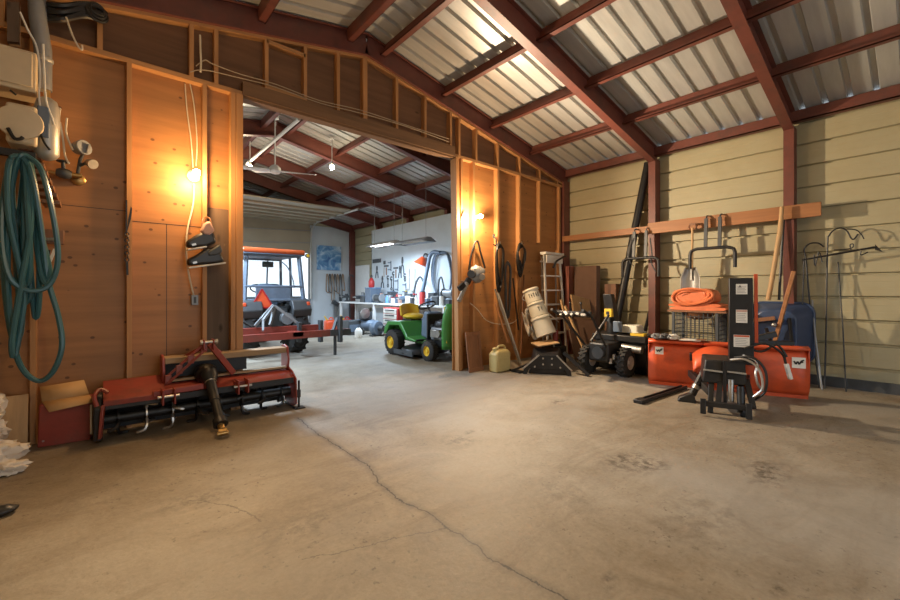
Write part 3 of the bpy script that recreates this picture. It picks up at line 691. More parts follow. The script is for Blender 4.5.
MB().tube(catmull([(-.02, 4.38, .33), (-.035, 4.40, .41), (0, 4.46, .45), (.05, 4.44, .42)], 5), .016, 8).build('chain_cover', M['redpaint'], t)
# raised rear guard
MB().box(.46, 1.57, 4.62, 4.78, .625, .642).build('guard_top', M['oldwood'], t, bevel=.004)
MB().box(.46, 1.57, 4.605, 4.622, .585, .642).build('guard_lip', M['oldwood'], t, bevel=.004)
for x0 in (.435, 1.57): yz([(4.58, .42), (4.56, .52), (4.60, .65), (4.70, .67), (4.785, .65), (4.785, .40), (4.62, .38)], x0, x0 + .022).build('guard_end', M['redpaint'], t, bevel=.006)
MB().box(.46, 1.20, 4.76, 4.775, .43, .625).build('guard_panel', M['black'], t)
MB().beam((.46, 4.63, .425), (1.57, 4.63, .425), .05, .02).build('guard_rail', M['oldwood'], t)
# rotor
MB().cyl((.02, 4.56, .17), (1.59, 4.56, .17), .045, n=14).build('rotor_shaft', M['black'], t)
for i in range(8):
    x = .12 + i * .195; b = MB().cyl((x - .006, 4.56, .17), (x + .006, 4.56, .17), .085, n=16)
    for k in range(4):
        th = k * math.pi / 2 + i * .5; d = V((0, math.cos(th), math.sin(th))); e = V((0, -math.sin(th), math.cos(th))); c0 = V((x, 4.56, .17))
        sd = 1 if k % 2 else -1
        b.tube(catmull([c0 + d * .07, c0 + d * .12 + e * .02, c0 + d * .148 + e * .05 + V((sd * .02, 0, 0)), c0 + d * .15 + e * .07 + V((sd * .075, 0, 0))], 4), [.014] * 12 + [.008], 6)
    b.build('tine_set', M['steel'] if i in (1, 2) else M['black'], t)
MB().beam((.03, 4.44, .31), (1.58, 4.44, .31), .06, .06).build('frame_tube', M['black'], t, bevel=.004)
MB().lathe([(.05, -.12), (.09, -.08), (.10, 0), (.09, .08), (.05, .12)], (.79, 4.58, .46), (0, 1, 0), 16).build('gearbox', M['black'], t)
b = MB()
for off in (-.032, .032):
    b.beam((.47, 4.53 + off * .2, .45 + off), (.765, 4.46 + off * .2, .745 + off), .03, .022)
for f in (0.02, .3, .6, .95): b.beam(V((.47, 4.53, .41)).lerp(V((.765, 4.46, .705)), f), V((.47, 4.53, .49)).lerp(V((.765, 4.46, .785)), f), .028, .05, (1, 0, 0))
b.build('hitch_brace', M['redpaint'], t, bevel=.003)
MB().beam((1.02, 4.53, .44), (.80, 4.46, .76), .03, .055).build('hitch_brace', M['redpaint'], t, bevel=.004)
MB().beam((.62, 4.70, .62), (.77, 4.47, .745), .02, .04).beam((.95, 4.70, .62), (.80, 4.47, .745), .02, .04).build('rear_brace', M['redpaint'], t, bevel=.003)
cl = MB().box(.735, .75, 4.40, 4.50, .71, .81).box(.75, .815, 4.485, 4.50, .71, .78).box(.815, .83, 4.40, 4.50, .71, .81).build('top_clevis', M['redpaint'], t, bevel=.006)
MB().cyl((.715, 4.42, .785), (.85, 4.42, .785), .014, n=10).lathe([(.024, 0), (.024, .02)], (.712, 4.42, .785), (1, 0, 0), 8).lathe([(.024, 0), (.024, .02)], (.838, 4.42, .785), (1, 0, 0), 8).build('pin', M['steel'], cl)
for x in (.46, 1.06):
    br = MB().box(x - .05, x - .036, 4.30, 4.45, .27, .40).box(x + .036, x + .05, 4.30, 4.45, .27, .40).box(x - .06, x + .06, 4.40, 4.46, .33, .38).build('lower_hitch', M['redpaint'], t, bevel=.004)
    MB().cyl((x - .08, 4.33, .34), (x + .08, 4.33, .34), .013, n=10).build('pin', M['steel'], br)
MB().beam((.35, 4.405, .365), (.74, 4.405, .38), .05, .05).build('cross_bar', M['redpaint'], t, bevel=.006)
MB().box(.02, 1.59, 4.745, 4.757, .04, .42).build('under_deck_shade', M['black'], t)  # black sheet added to imitate the shade under the deck
# drive shaft
p0, p1 = V((.79, 4.46, .47)), V((.80, 4.00, .10)); d = (p1 - p0).normalized(); Lh = (p1 - p0).length
ds = MB().lathe([(.075, -.02), (.072, .06), (.045, .10), (.043, Lh * .55), (.036, Lh * .56), (.036, Lh * .88), (.055, Lh * .9), (.06, Lh), (.03, Lh)], p0, d, 18).build('drive_shaft', M['black'], t)
MB().cyl(p1, p1 + d * .05, .028).obox(p1 + d * .075 + V((.0, 0, 0)), (.07, .03, .05), .6).cyl(p1 + d * .09 - V((.045, 0, 0)), p1 + d * .09 + V((.045, 0, 0)), .016).build('yoke', M['brass'], ds, bevel=.004)
MB().torus(p0 + d * .10, d, .046, .006, 18, 6).build('safety_chain', M['steel'], ds)
st = MB().box(1.625, 1.645, 4.40, 4.42, .0, .30).box(1.58, 1.69, 4.36, 4.46, 0, .012).box(1.60, 1.65, 4.39, 4.43, .12, .2).build('parking_stand', M['black'], t, bevel=.003)
# ================================================================== TRACTOR (in the workshop, seen from behind)
TX = 2.62
t = thing('tractor', 'orange compact tractor with glass cab parked in the overhead doorway', 'tractor', (TX, 9.3, 0))
def tyre(x, y, r, w, side, lugs, name, mt=None, rim='grey', root=None):
    a = V((1, 0, 0)); c = V((x, y, r))
    prof = [(r * .52, -w / 2), (r * .80, -w / 2), (r * .95, -w * .40), (r * .985, -w * .2), (r * .985, w * .2), (r * .95, w * .40), (r * .80, w / 2), (r * .52, w / 2)]
    b = MB().lathe(prof, c, a, 28, False)
    for k in range(lugs):
        for s_ in (-1, 1):
            th = 2 * math.pi * (k + (.5 if s_ > 0 else 0)) / lugs
            d0 = V((0, math.cos(th), math.sin(th))); th2 = th + .22; d1 = V((0, math.cos(th2), math.sin(th2)))
            b.beam(c + d0 * r * .97 + a * s_ * w * .46, c + d1 * r * .975 + a * s_ * w * .02, r * .07, r * .08, d0)
    wh = b.build(name, M['rubber'], root)
    sd = side
    MB().lathe([(r * .55, -w * .3), (r * .55, w * .36 * 1), (r * .5, w * .40), (r * .42, w * .22), (r * .2, w * .20), (r * .18, w * .34), (.01, w * .36)], c, a * sd, 22).build('rim', M[rim], wh)
    return wh
for s_ in (-1, 1):
    tyre(TX + s_ * .47, 8.62, .52, .32, s_, 16, 'rear_wheel', root=t, rim='cream'); tyre(TX + s_ * .45, 10.75, .34, .22, s_, 14, 'front_wheel', root=t, rim='cream')
    yz([(8.15, .75), (8.1, .9), (8.2, 1.08), (8.6, 1.16), (9.1, 1.1), (9.25, .8), (9.1, .95), (8.6, 1.06), (8.25, .95)], TX + s_ * .47 - .19, TX + s_ * .47 + .19).build('fender', M['dkgrey'], t, bevel=.02)
MB().box(TX - .26, TX + .26, 8.35, 9.3, .42, .95).box(TX - .2, TX + .2, 9.3, 11.2, .4, .62).build('chassis', M['dkgrey'], t, bevel=.03)
MB().box(TX - .28, TX + .28, 9.9, 11.35, .62, 1.12).build('bonnet', M['tractor'], t, bevel=.06)
cb = MB()
for s_ in (-1, 1):
    cb.beam((TX + s_ * .56, 8.32, 1.08), (TX + s_ * .50, 8.42, 2.0), .07, .07); cb.beam((TX + s_ * .58, 9.75, 1.0), (TX + s_ * .52, 9.6, 2.0), .06, .06)
    cb.beam((TX + s_ * .59, 9.1, 1.0), (TX + s_ * .52, 9.0, 2.0), .05, .05)
    cb.beam((TX + s_ * .56, 8.32, 1.1), (TX + s_ * .58, 9.75, 1.0), .06, .06)
cb.beam((TX - .56, 8.33, 1.36), (TX + .56, 8.33, 1.36), .05, .045).beam((TX - .54, 8.42, 1.98), (TX + .54, 8.42, 1.98), .05, .06).beam((TX - .56, 8.32, 1.09), (TX + .56, 8.32, 1.09), .05, .05).beam((TX - .5, 9.6, 1.98), (TX + .5, 9.6, 1.98), .05, .06).beam((TX - .55, 9.75, 1.02), (TX + .55, 9.75, 1.02), .05, .06)
cb.beam((TX + .24, 9.68, 1.35), (TX + .24, 9.6, 1.98), .035, .035)
cb.build('cab_frame', M['slate'], t, bevel=.012)
MB().box(TX - .36, TX + .30, 8.31, 8.35, 1.1, 1.35).build('rear_panel', M['slate'], t, bevel=.01)
for nm, q in (('rear_window', [(TX - .53, 8.335, 1.38), (TX + .53, 8.335, 1.38), (TX + .48, 8.42, 1.97), (TX - .48, 8.42, 1.97)]), ('windscreen', [(TX - .53, 9.72, 1.08), (TX + .53, 9.72, 1.08), (TX + .5, 9.62, 1.96), (TX - .5, 9.62, 1.96)])):
    MB().add(q, [(0, 1, 2, 3)]).build(nm, M['glass'], t, solid=.005)
for s_ in (-1, 1): MB().add([(TX + s_ * .57, 8.4, 1.12), (TX + s_ * .58, 9.7, 1.05), (TX + s_ * .52, 9.6, 1.95), (TX + s_ * .51, 8.46, 1.95)], [(0, 1, 2, 3)]).build('side_window', M['glass'], t, solid=.005)
MB().box(TX - .60, TX + .60, 8.30, 9.75, 2.01, 2.11).build('cab_roof', M['tractor'], t, bevel=.04)
MB().box(TX - .58, TX + .58, 8.32, 9.7, 1.985, 2.012).build('roof_liner', M['slate'], t, bevel=.01)
b = MB().box(TX + .1, TX + .34, 9.5, 9.55, 1.80, 1.93); b.build('mirror', M['dkgrey'], t, bevel=.02)
MB().box(TX - .22, TX + .22, 8.75, 9.2, .95, 1.12).box(TX - .22, TX + .22, 8.68, 8.80, 1.1, 1.42).build('driver_seat', M['slate'], t, bevel=.05)
MB().torus((TX, 9.38, 1.32), (0, -.6, 1), .18, .016, 24, 8).cyl((TX, 9.38, 1.32), (TX, 9.6, 1.0), .03).build('steering_wheel', M['blackplastic'], t)
tri = lambda r: [(r * math.sin(2 * math.pi * k / 3), r * math.cos(2 * math.pi * k / 3)) for k in range(3)]
c = P(262, 301.5, 8.20)
sm = MB().prism(tri(.245), c, (1, 0, 0), (0, 0, 1), (0, .012, 0)).build('slow_vehicle_sign', M['smv'], t, bevel=.01)
b = MB()
tr = [c + V((a_, -.004, b_)) for a_, b_ in tri(.235)]
for i in range(3): b.beam(tr[i], tr[(i + 1) % 3], .028, .006, (0, 1, 0))
b.build('sign_border', M['smvred'], sm)
for s_ in (-1, 1):
    l_ = MB().lathe([(.045, 0), (.045, .05), (.03, .06)], (TX + s_ * .64, 8.34, 2.0), (0, -1, 0), 14).cyl((TX + s_ * .56, 8.4, 2.02), (TX + s_ * .64, 8.38, 2.02), .012).build('work_light', M['dkgrey'], t)
    MB().lathe([(.034, 0), (.034, .008)], (TX + s_ * .64, 8.281, 2.0), (0, -1, 0), 14).build('lens', M['yellowlabel'], l_)
    MB().box(TX + s_ * .6 - .03, TX + s_ * .6 + .03, 8.14, 8.2, .98, 1.05).build('tail_lamp', M['smv'], t, bevel=.01)
    MB().beam((TX + s_ * .2, 8.35, .5), (TX + s_ * .36, 8.02, .46), .03, .06).build('lift_arm', M['dkgrey'], t)
MB().cyl((TX + .2, 8.2, .72), (TX + .2, 8.35, .72), .12, n=18).build('rear_hub', M['grey'], t)
MB().tube(catmull([P(282, 262, 8.32), P(288, 268, 8.3), P(293, 280, 8.3), P(294, 288, 8.3)], 4), .012, 6).build('wiper_hose', M['slate'], t)
# red toolbar hitched behind it
t = thing('toolbar_implement', 'long red twin beam implement hitched behind the orange tractor', 'implement', P(300, 340, 7.7))
ua, ub = P(241, 328.5, 7.95), P(322, 327, 7.95); ua = V((1.3, 7.95, ub.z)); 
MB().beam(ua, ub, .07, .12).build('upper_beam', M['redpaint'], t, bevel=.006)
la, lb = V((1.2, 7.62, P(348, 331.5, 7.62).z)), P(349, 331.5, 7.62)
MB().beam(la, lb, .08, .13).build('lower_beam', M['redpaint'], t, bevel=.006)
MB().beam(lb - V((.42, .045, 0)), lb + V((.02, -.045, 0)), .012, .12).build('end_plate', M['dkgrey'], t)
for p, q, nm in [((255, 326, 7.9), (273.5, 305, 8.0), 'brace'), ((263, 331, 7.6), (263, 321, 7.7), 'brace'), ((263, 321, 7.7), (274, 306, 8.0), 'brace'), ((270, 325, 7.9), (275, 306, 8.0), 'brace'), ((275, 306, 8.0), (299, 324, 7.95), 'brace')]:
    MB().beam(P(*p), P(*q), .035, .05).build(nm, M['grey'], t)
MB().box(P(296, 0, 7.7).x - .1, P(296, 0, 7.7).x + .1, 7.58, 7.98, lb.z - .03, lb.z + .06).build('cross_plate', M['redpaint'], t, bevel=.005)
for u, y, z1 in ((320.5, 7.9, 320), (340, 7.58, 316), (299, 7.9, 322)):
    q = P(u, 330, y); MB().box(q.x - .035, q.x + .035, y - .06, y + .06, max(.02, P(u, 342, y).z), P(u, z1, y).z).build('shank', M['dkgrey'], t, bevel=.01)
MB().beam(P(333, 331, 7.6), P(337, 318, 7.7), .05, .05).build('lever', M['dkgrey'], t)
for x in (1.6, 3.55): MB().box(x - .02, x + .02, 7.6, 7.66, 0, lb.z - .05).build('rest_leg', M['dkgrey'], t)
# ================================================================== LAWN TRACTOR
MX = 4.87
t = thing('lawn_tractor', 'green lawn tractor with yellow seat and raised bonnet beside the right jamb', 'lawn tractor', (MX, 6.4, 0))
for x, y, r, w_, nm, sd in ((MX - .37, 6.93, .25, .22, 'rear_wheel', -1), (MX + .37, 6.93, .25, .22, 'rear_wheel', 1), (MX - .335, 5.83, .185, .15, 'front_wheel', -1), (MX + .335, 5.83, .185, .15, 'front_wheel', 1)):
    c = V((x, y, r)); a = V((1, 0, 0))
    wh = MB().lathe([(r * .5, -w_ / 2), (r * .8, -w_ / 2), (r * .96, -w_ * .36), (r, -w_ * .1), (r, w_ * .1), (r * .96, w_ * .36), (r * .8, w_ / 2), (r * .5, w_ / 2)], c, a, 26, False)
    for k in range(22):
        th = 2 * math.pi * k / 22; d0 = V((0, math.cos(th), math.sin(th)))
        wh.beam(c + d0 * r * .985 - a * w_ * .38, c + d0 * r * .985 + a * w_ * .38, .02, .016, d0)
    wh = wh.build(nm, M['rubber'], t)
    MB().lathe([(r * .56, w_ * .30), (r * .56, w_ * .47), (r * .50, w_ * .47), (r * .42, w_ * .3), (r * .2, w_ * .28), (r * .17, w_ * .46), (.008, w_ * .48)], c, a * sd, 22).build('rim', M['yellow'], wh)
MB().beam((MX - .3, 5.83, .2), (MX + .3, 5.83, .2), .05, .05).build('front_axle', M['black'], t)
fp = [(7.22, .40), (7.20, .52), (7.08, .66), (6.62, .68), (6.50, .56), (6.38, .40), (6.12, .36), (6.12, .32), (6.42, .35), (6.56, .50), (6.68, .60), (7.02, .58), (7.14, .40)]
yz(fp, MX - .45, MX + .45).build('fender', M['green'], t, bevel=.015)
yz([(7.15, .3), (7.15, .55), (6.6, .6), (6.45, .38), (6.0, .34), (6.0, .26)], MX - .27, MX + .27).build('body', M['green'], t, bevel=.03)
MB().box(MX - .42, MX + .42, 6.10, 6.42, .335, .365).build('footrest', M['black'], t, bevel=.008)
st = MB().ell((MX, 6.80, .755), (.23, .22, .07), 20, 10).build('seat_base', M['yellow'], t)
b = MB().grid(lambda i, j: (MX + .24 * (2 * i - 1), 6.98 + .045 * j - .09 * (2 * i - 1) ** 2, .76 + .26 * j - .05 * (2 * i - 1) ** 2 * j), 12, 8); b.build('seat_back', M['yellow'], t, solid=.05, sub=1)
MB().box(MX - .16, MX + .16, 6.68, 6.98, .64, .70).build('seat_mount', M['black'], t, bevel=.01)
yz([(6.12, .36), (6.32, .40), (6.30, .70), (6.22, .88), (6.08, .86), (6.02, .6)], MX - .17, MX + .17).build('dash', M['slate'], t, bevel=.03)
MB().torus((MX, 6.33, .99), (0, .5, 1), .17, .017, 26, 8).beam((MX - .16, 6.33, .99), (MX + .16, 6.33, .99), .03, .015).cyl((MX, 6.33, .99), (MX, 6.2, .80), .02).build('steering_wheel', M['blackplastic'], t)
MB().box(MX - .24, MX + .24, 5.50, 6.1, .28, .36).build('engine_deck', M['black'], t)
eg = MB().box(MX - .2, MX + .2, 5.58, 5.98, .36, .60).build('engine', M['grey'], t, bevel=.03)
MB().lathe([(.19, 0), (.2, .05), (.17, .11), (.08, .14)], (MX, 5.80, .60), (0, 0, 1), 20).build('fan_cover', M['black'], eg)
MB().cyl((MX - .22, 5.66, .50), (MX - .30, 5.66, .50), .07).build('muffler', M['steel'], eg)
MB().box(MX - .27, MX - .2, 5.74, 5.9, .42, .56).build('air_filter', M['steel'], eg, bevel=.01)
MB().box(MX - .23, MX + .23, 6.03, 6.07, .36, .84).build('firewall', M['black'], t, bevel=.03)
b = MB().grid(lambda i, j: (MX + .33 * math.sin((i - .5) * math.pi * 1.0) * (1 - .25 * (2 * j - 1) ** 2 * (1 if j > .5 else .3)), 5.28 + .26 * math.cos((i - .5) * math.pi) * -.6 + .22 - .05 * j, .24 + .80 * j), 16, 10)
hd = b.build('bonnet', M['green'], t, solid=.03)
for s_ in (-1, 1): MB().prism([(0, .12), (.05, .75), (.075, .75), (.05, .12)], (MX + s_ * .28, 5.40, .24), (0, 1, .0), (0, 0, 1), (s_ * .012, 0, 0)).build('bonnet_stripe', M['yellow'], hd)
dk = MB().lathe([(.02, .20), (.35, .20), (.42, .17), (.46, .09), (.46, .07)], (MX, 6.42, 0), (0, 0, 1), 26); dk.v = [V((MX + (q.x - MX) * 1.15, 6.42 + (q.y - 6.42) * .85, q.z)) for q in dk.v]
dk.build('mower_deck', M['black'], t, bevel=.01)
MB().beam((MX - .52, 6.1, .10), (MX - .5, 6.75, .10), .02, .09).build('deck_skirt', M['dkgrey'], t)
# ================================================================== WORKSHOP
# overhead door, partly raised
t = tag(MB().box(DX0, DX1, YB - .20, YB - .16, 2.63, 3.055).box(DX0, DX1, YB - .20, YB - .16, 3.053, 3.62).box(DX0, DX1, YB - .7, YB - .16, 3.62, 3.66).box(DX0, DX1, YB - .21, YB - .15, 2.60, 2.635).build('door_1', M['doorpanel']), kind='structure')
for k in range(5):
    b = MB().box(DX0, DX1, 13.6 - .52 * k - .5, 13.6 - .52 * k, 3.66, 3.69).box(DX0, DX1, 13.6 - .52 * k - .05, 13.6 - .52 * k, 3.60, 3.66)
    b.build('door_section', M['doorpanel'], t)
MB().tube(catmull([(DX1 + .03, YB - .22, 1.0), (DX1 + .03, YB - .22, 3.1), (DX1 + .03, YB - .3, 3.45), (DX1 + .03, YB - .7, 3.63), (DX1 + .03, YB - 1.4, 3.64), (DX1 + .03, 10.6, 3.64)], 5), .035, 6).build('door_track', M['alu'], t)
for zz in (2.72, 3.15): MB().beam((DX0, YB - .215, zz), (DX1, YB - .215, zz + .25), .02, .02, (0, 1, 0)).build('door_strut', M['grey'], t)
a, c = at(356, 266, X=XR - .03), at(369.5, 330, X=XR - .03)
tag(MB().box(XR - .06, XR - .006, c.y, a.y, 0.0, a.z).build('door_2', M['white'], bevel=.01), kind='structure')
def hang(z0, x, y, top): return
# picture and hung things on the back wall
a, c = P(317, 245, 14.2), P(341, 270.5, 14.2)
t = thing('picture', 'blue and white unframed picture hung on the white back wall', 'picture', ((a.x + c.x) / 2, 14.22, c.z))
MB().box(a.x, c.x, 14.19, 14.245, c.z, a.z).build('canvas', M['picture'], t)
for i in range(7):
    u = 327.5 + i * 2.6; q = P(u, 276, 14.16); zz = 1.5 + .12 * math.sin(i * 2.2)
    lp = [(q.x - .03, 14.17, q.z), (q.x - .05, 14.15, q.z - .5), (q.x - .04, 14.14, zz - .25 - .1 * (i % 3)), (q.x + .03, 14.14, zz - .28 - .1 * (i % 3)), (q.x + .06, 14.15, q.z - .5), (q.x + .015, 14.17, q.z + .02)]
    solo(MB().tube(catmull(lp, 5, True), .018, 6, True), 'drive_belt', M['rope'] if i % 2 == 0 else M['dkgrey'], '%s belt, %s of the row hung below the blue picture' % ('brown' if i % 2 == 0 else 'dark', ['first from the left', 'second', 'third', 'fourth', 'fifth', 'sixth', 'last'][i]), 'belt', 'belts hung below the picture')
q = P(335.5, 300, 14.1)
t = thing('post_jack', 'dark post jack leaning on the white wall under the hanging belts', 'jack', (q.x, 14.05, 0))
MB().beam((q.x, 14.1, 0), (q.x, 14.16, q.z), .10, .05).build('post', M['grey'], t)
MB().obox((q.x - .02, 14.06, q.z - .12), (.26, .09, .14), 0, .5).build('head', M['dkgrey'], t); MB().beam((q.x + .3, 14.12, 0), (q.x + .22, 14.2, q.z + .2), .04, .03).build('lever', M['dkgrey'], t)
q = P(350, 277, 13.9)
t = thing('long_handle_bar', 'dark steel bar standing upright beside the corner of the workshop', 'bar', (q.x, 13.95, 0))
MB().tube([(q.x + .02, 13.95, 0), (q.x, 13.95, q.z)], .03, 8).build('shaft', M['dkgrey'], t); MB().torus((q.x + .08, 13.95, q.z), (0, 1, 0), .08, .022, 12, 6, 0, math.pi).build('hook', M['dkgrey'], t)
for u, col, lab in ((330, 'smv', 'faded red fuel can behind the toolbar, nearer the tractor'), (346, 'toolred', 'bright red fuel can on the floor below the vise')):
    q = P(u, 333, 12.4); q.z = 0; t = thing('fuel_can', lab, 'fuel can', q)
    MB().box(q.x - .19, q.x + .19, 12.26, 12.5, 0, .34).build('body', M[col], t, bevel=.06)
    MB().cyl((q.x - .1, 12.38, .33), (q.x - .2, 12.38, .47), .03, .02).build('spout', M['yellow'], t)
    MB().torus((q.x + .03, 12.38, .345), (0, 1, 0), .07, .018, 10, 6, 0, math.pi).build('handle', M[col], t)
# workbench
t = thing('workbench', 'long white topped workbench along the white workshop wall', 'workbench', (6.8, 9.5, 0))
MB().box(6.42, 7.12, 6.0, 13.5, .85, .90).build('worktop', M['white'], t, bevel=.006)
for y in (6.05, 7.7, 9.4, 11.1, 13.4):
    for x in (6.46, 7.05): MB().box(x - .035, x + .035, y - .035, y + .035, 0, .85).build('leg', M['white'], t)
MB().box(7.06, 7.10, 6.0, 13.5, .70, .85).build('apron', M['white'], t)
# tool chest
q = P(384.5, 334, 0) if False else at(385, 334, Z=0); cx, cy = 6.10, 9.65
t = thing('tool_chest', 'red tool chest with pale drawer fronts under the workbench', 'tool chest', (cx + .3, cy, 0))
MB().box(cx, cx + .50, cy - .40, cy + .34, 0.03, .80).build('body', M['toolred'], t, bevel=.012)
for k in range(5):
    d = MB().box(cx - .018, cx - .001, cy - .36, cy + .30, .06 + .146 * k, .19 + .146 * k).build('drawer', M['sticker'], t, bevel=.006)
    MB().box(cx - .035, cx - .019, cy - .26, cy + .2, .14 + .146 * k, .17 + .146 * k).build('handle', M['dkgrey'], d)
# machines under the bench
def on_floor(u, v): return at(u, v, Z=0)
q = on_floor(351.5, 334.5)
t = thing('dark_crate', 'dark plastic crate under the far end of the workbench', 'crate', q)
MB().box(q.x - .2, q.x + .2, q.y - .2, q.y + .2, 0, .42).build('shell', M['dkgrey'], t, bevel=.02); MB().box(q.x - .16, q.x + .16, q.y - .21, q.y - .2, .1, .3).build('label_panel', M['slate'], t)
q = on_floor(365.5, 334)
t = thing('air_compressor', 'grey blue air compressor on the floor under the workbench', 'compressor', q)
MB().lathe([(.02, -.34), (.13, -.31), (.17, -.24), (.17, .24), (.13, .31), (.02, .34)], (q.x, q.y, .26), (.8, -.6, 0), 20).build('tank', M['slate'], t)
MB().box(q.x - .16, q.x + .16, q.y - .13, q.y + .13, .43, .66).build('pump', M['dkgrey'], t, bevel=.03)
MB().lathe([(.15, 0), (.16, .02), (.15, .04), (.04, .05)], (q.x - .1, q.y - .14, .62), (0, -1, 0), 18).build('flywheel', M['steel'], t)
for s_ in (-1, 1): MB().cyl((q.x + s_ * .2 - .02, q.y - .18, .1), (q.x + s_ * .2 + .02, q.y - .18, .1), .10, n=16).build('wheel', M['rubber'], t)
q = on_floor(376.5, 336)
t = thing('shop_blower', 'round grey blower on the floor left of the tool chest', 'blower', q)
MB().lathe([(.08, -.1), (.2, -.09), (.22, 0), (.2, .09), (.08, .1)], (q.x, q.y, .22), (.3, -1, 0), 22).build('housing', M['slate'], t, bevel=.005)
MB().cyl((q.x, q.y, .22), (q.x + .1, q.y - .22, .22), .08).build('motor', M['dkgrey'], t); MB().box(q.x - .18, q.x + .18, q.y - .1, q.y + .1, 0, .04).build('foot', M['dkgrey'], t)
q = on_floor(358.5, 338)
t = thing('canister', 'white round canister standing before the dark crate', 'canister', q)
MB().lathe([(.09, 0), (.10, .02), (.10, .2), (.06, .26), (.03, .28)], q, n=16).build('body', M['sticker'], t); MB().cyl(q + V((0, 0, .27)), q + V((0, 0, .31)), .03).build('cap', M['dkgrey'], t)
# things on the bench
def bench_item(u, x, kind, w, h, m, label, cat, m2='dkgrey'):
    q = at(u, 300, X=x); q.z = .9005; t = thing(kind, label, cat, q)
    if kind in ('paint_can', 'oil_can', 'jar'):
        MB().lathe([(w * .9, 0), (w, .01), (w, h - .01), (w * .92, h)], q, n=16).build('body', M[m], t); MB().cyl(q + V((0, 0, h)), q + V((0, 0, h + .02)), w * .94).build('lid', M[m2], t)
    elif kind == 'spray_bottle':
        MB().lathe([(w, 0), (w, h * .6), (w * .35, h * .78), (w * .35, h * .85)], q, n=14).build('body', M[m], t); MB().obox(q + V((-.03, 0, h * .93)), (.12, .03, h * .14)).build('trigger', M[m2], t)
    elif kind == 'parts_box':
        MB().box(q.x - w, q.x + w, q.y - w, q.y + w, .9005, .9 + h).build('body', M[m], t, bevel=.01); MB().box(q.x - w * 1.04, q.x + w * 1.04, q.y - w * 1.04, q.y + w * 1.04, .9 + h, .92 + h).build('lid', M[m2], t)
    elif kind == 'bench_vise':
        MB().lathe([(w, 0), (w, .03), (w * .5, .06), (w * .5, h * .5)], q, n=14).build('base', M[m], t)
        MB().box(q.x - w * 2, q.x + w * .5, q.y - w * .6, q.y + w * .6, .9 + h * .45, .9 + h * .8).box(q.x - w * .5, q.x + w * .1, q.y - w, q.y + w, .9 + h * .8, .9 + h).build('jaw', M[m], t, bevel=.01)
        MB().tube([(q.x - w * 2.4, q.y - .14, .9 + h * .6), (q.x - w * 2.4, q.y + .14, .9 + h * .6)], .012, 6).build('handle', M['steel'], t)
    elif kind == 'bench_grinder':
        MB().cyl(q + V((0, -.16, h * .6)), q + V((0, .16, h * .6)), w, n=16).build('motor', M[m], t); MB().box(q.x - w * .8, q.x + w * .8, q.y - .1, q.y + .1, .9005, .9 + h * .3).build('base', M[m2], t)
        for s_ in (-1, 1): MB().cyl(q + V((0, s_ * .18, h * .6)), q + V((0, s_ * .22, h * .6)), w * 1.25, n=18).build('wheel', M['grey'], t)
    elif kind == 'power_drill':
        MB().cyl(q + V((-.16, 0, h * .75)), q + V((.1, 0, h * .75)), w, n=14).build('motor', M[m], t); MB().beam(q + V((.04, 0, h * .7)), q + V((.08, 0, 0.02)), .05, .06).build('grip', M[m2], t); MB().cyl(q + V((-.16, 0, h * .75)), q + V((-.26, 0, h * .75)), .03, .015).build('chuck', M['steel'], t)
    return t
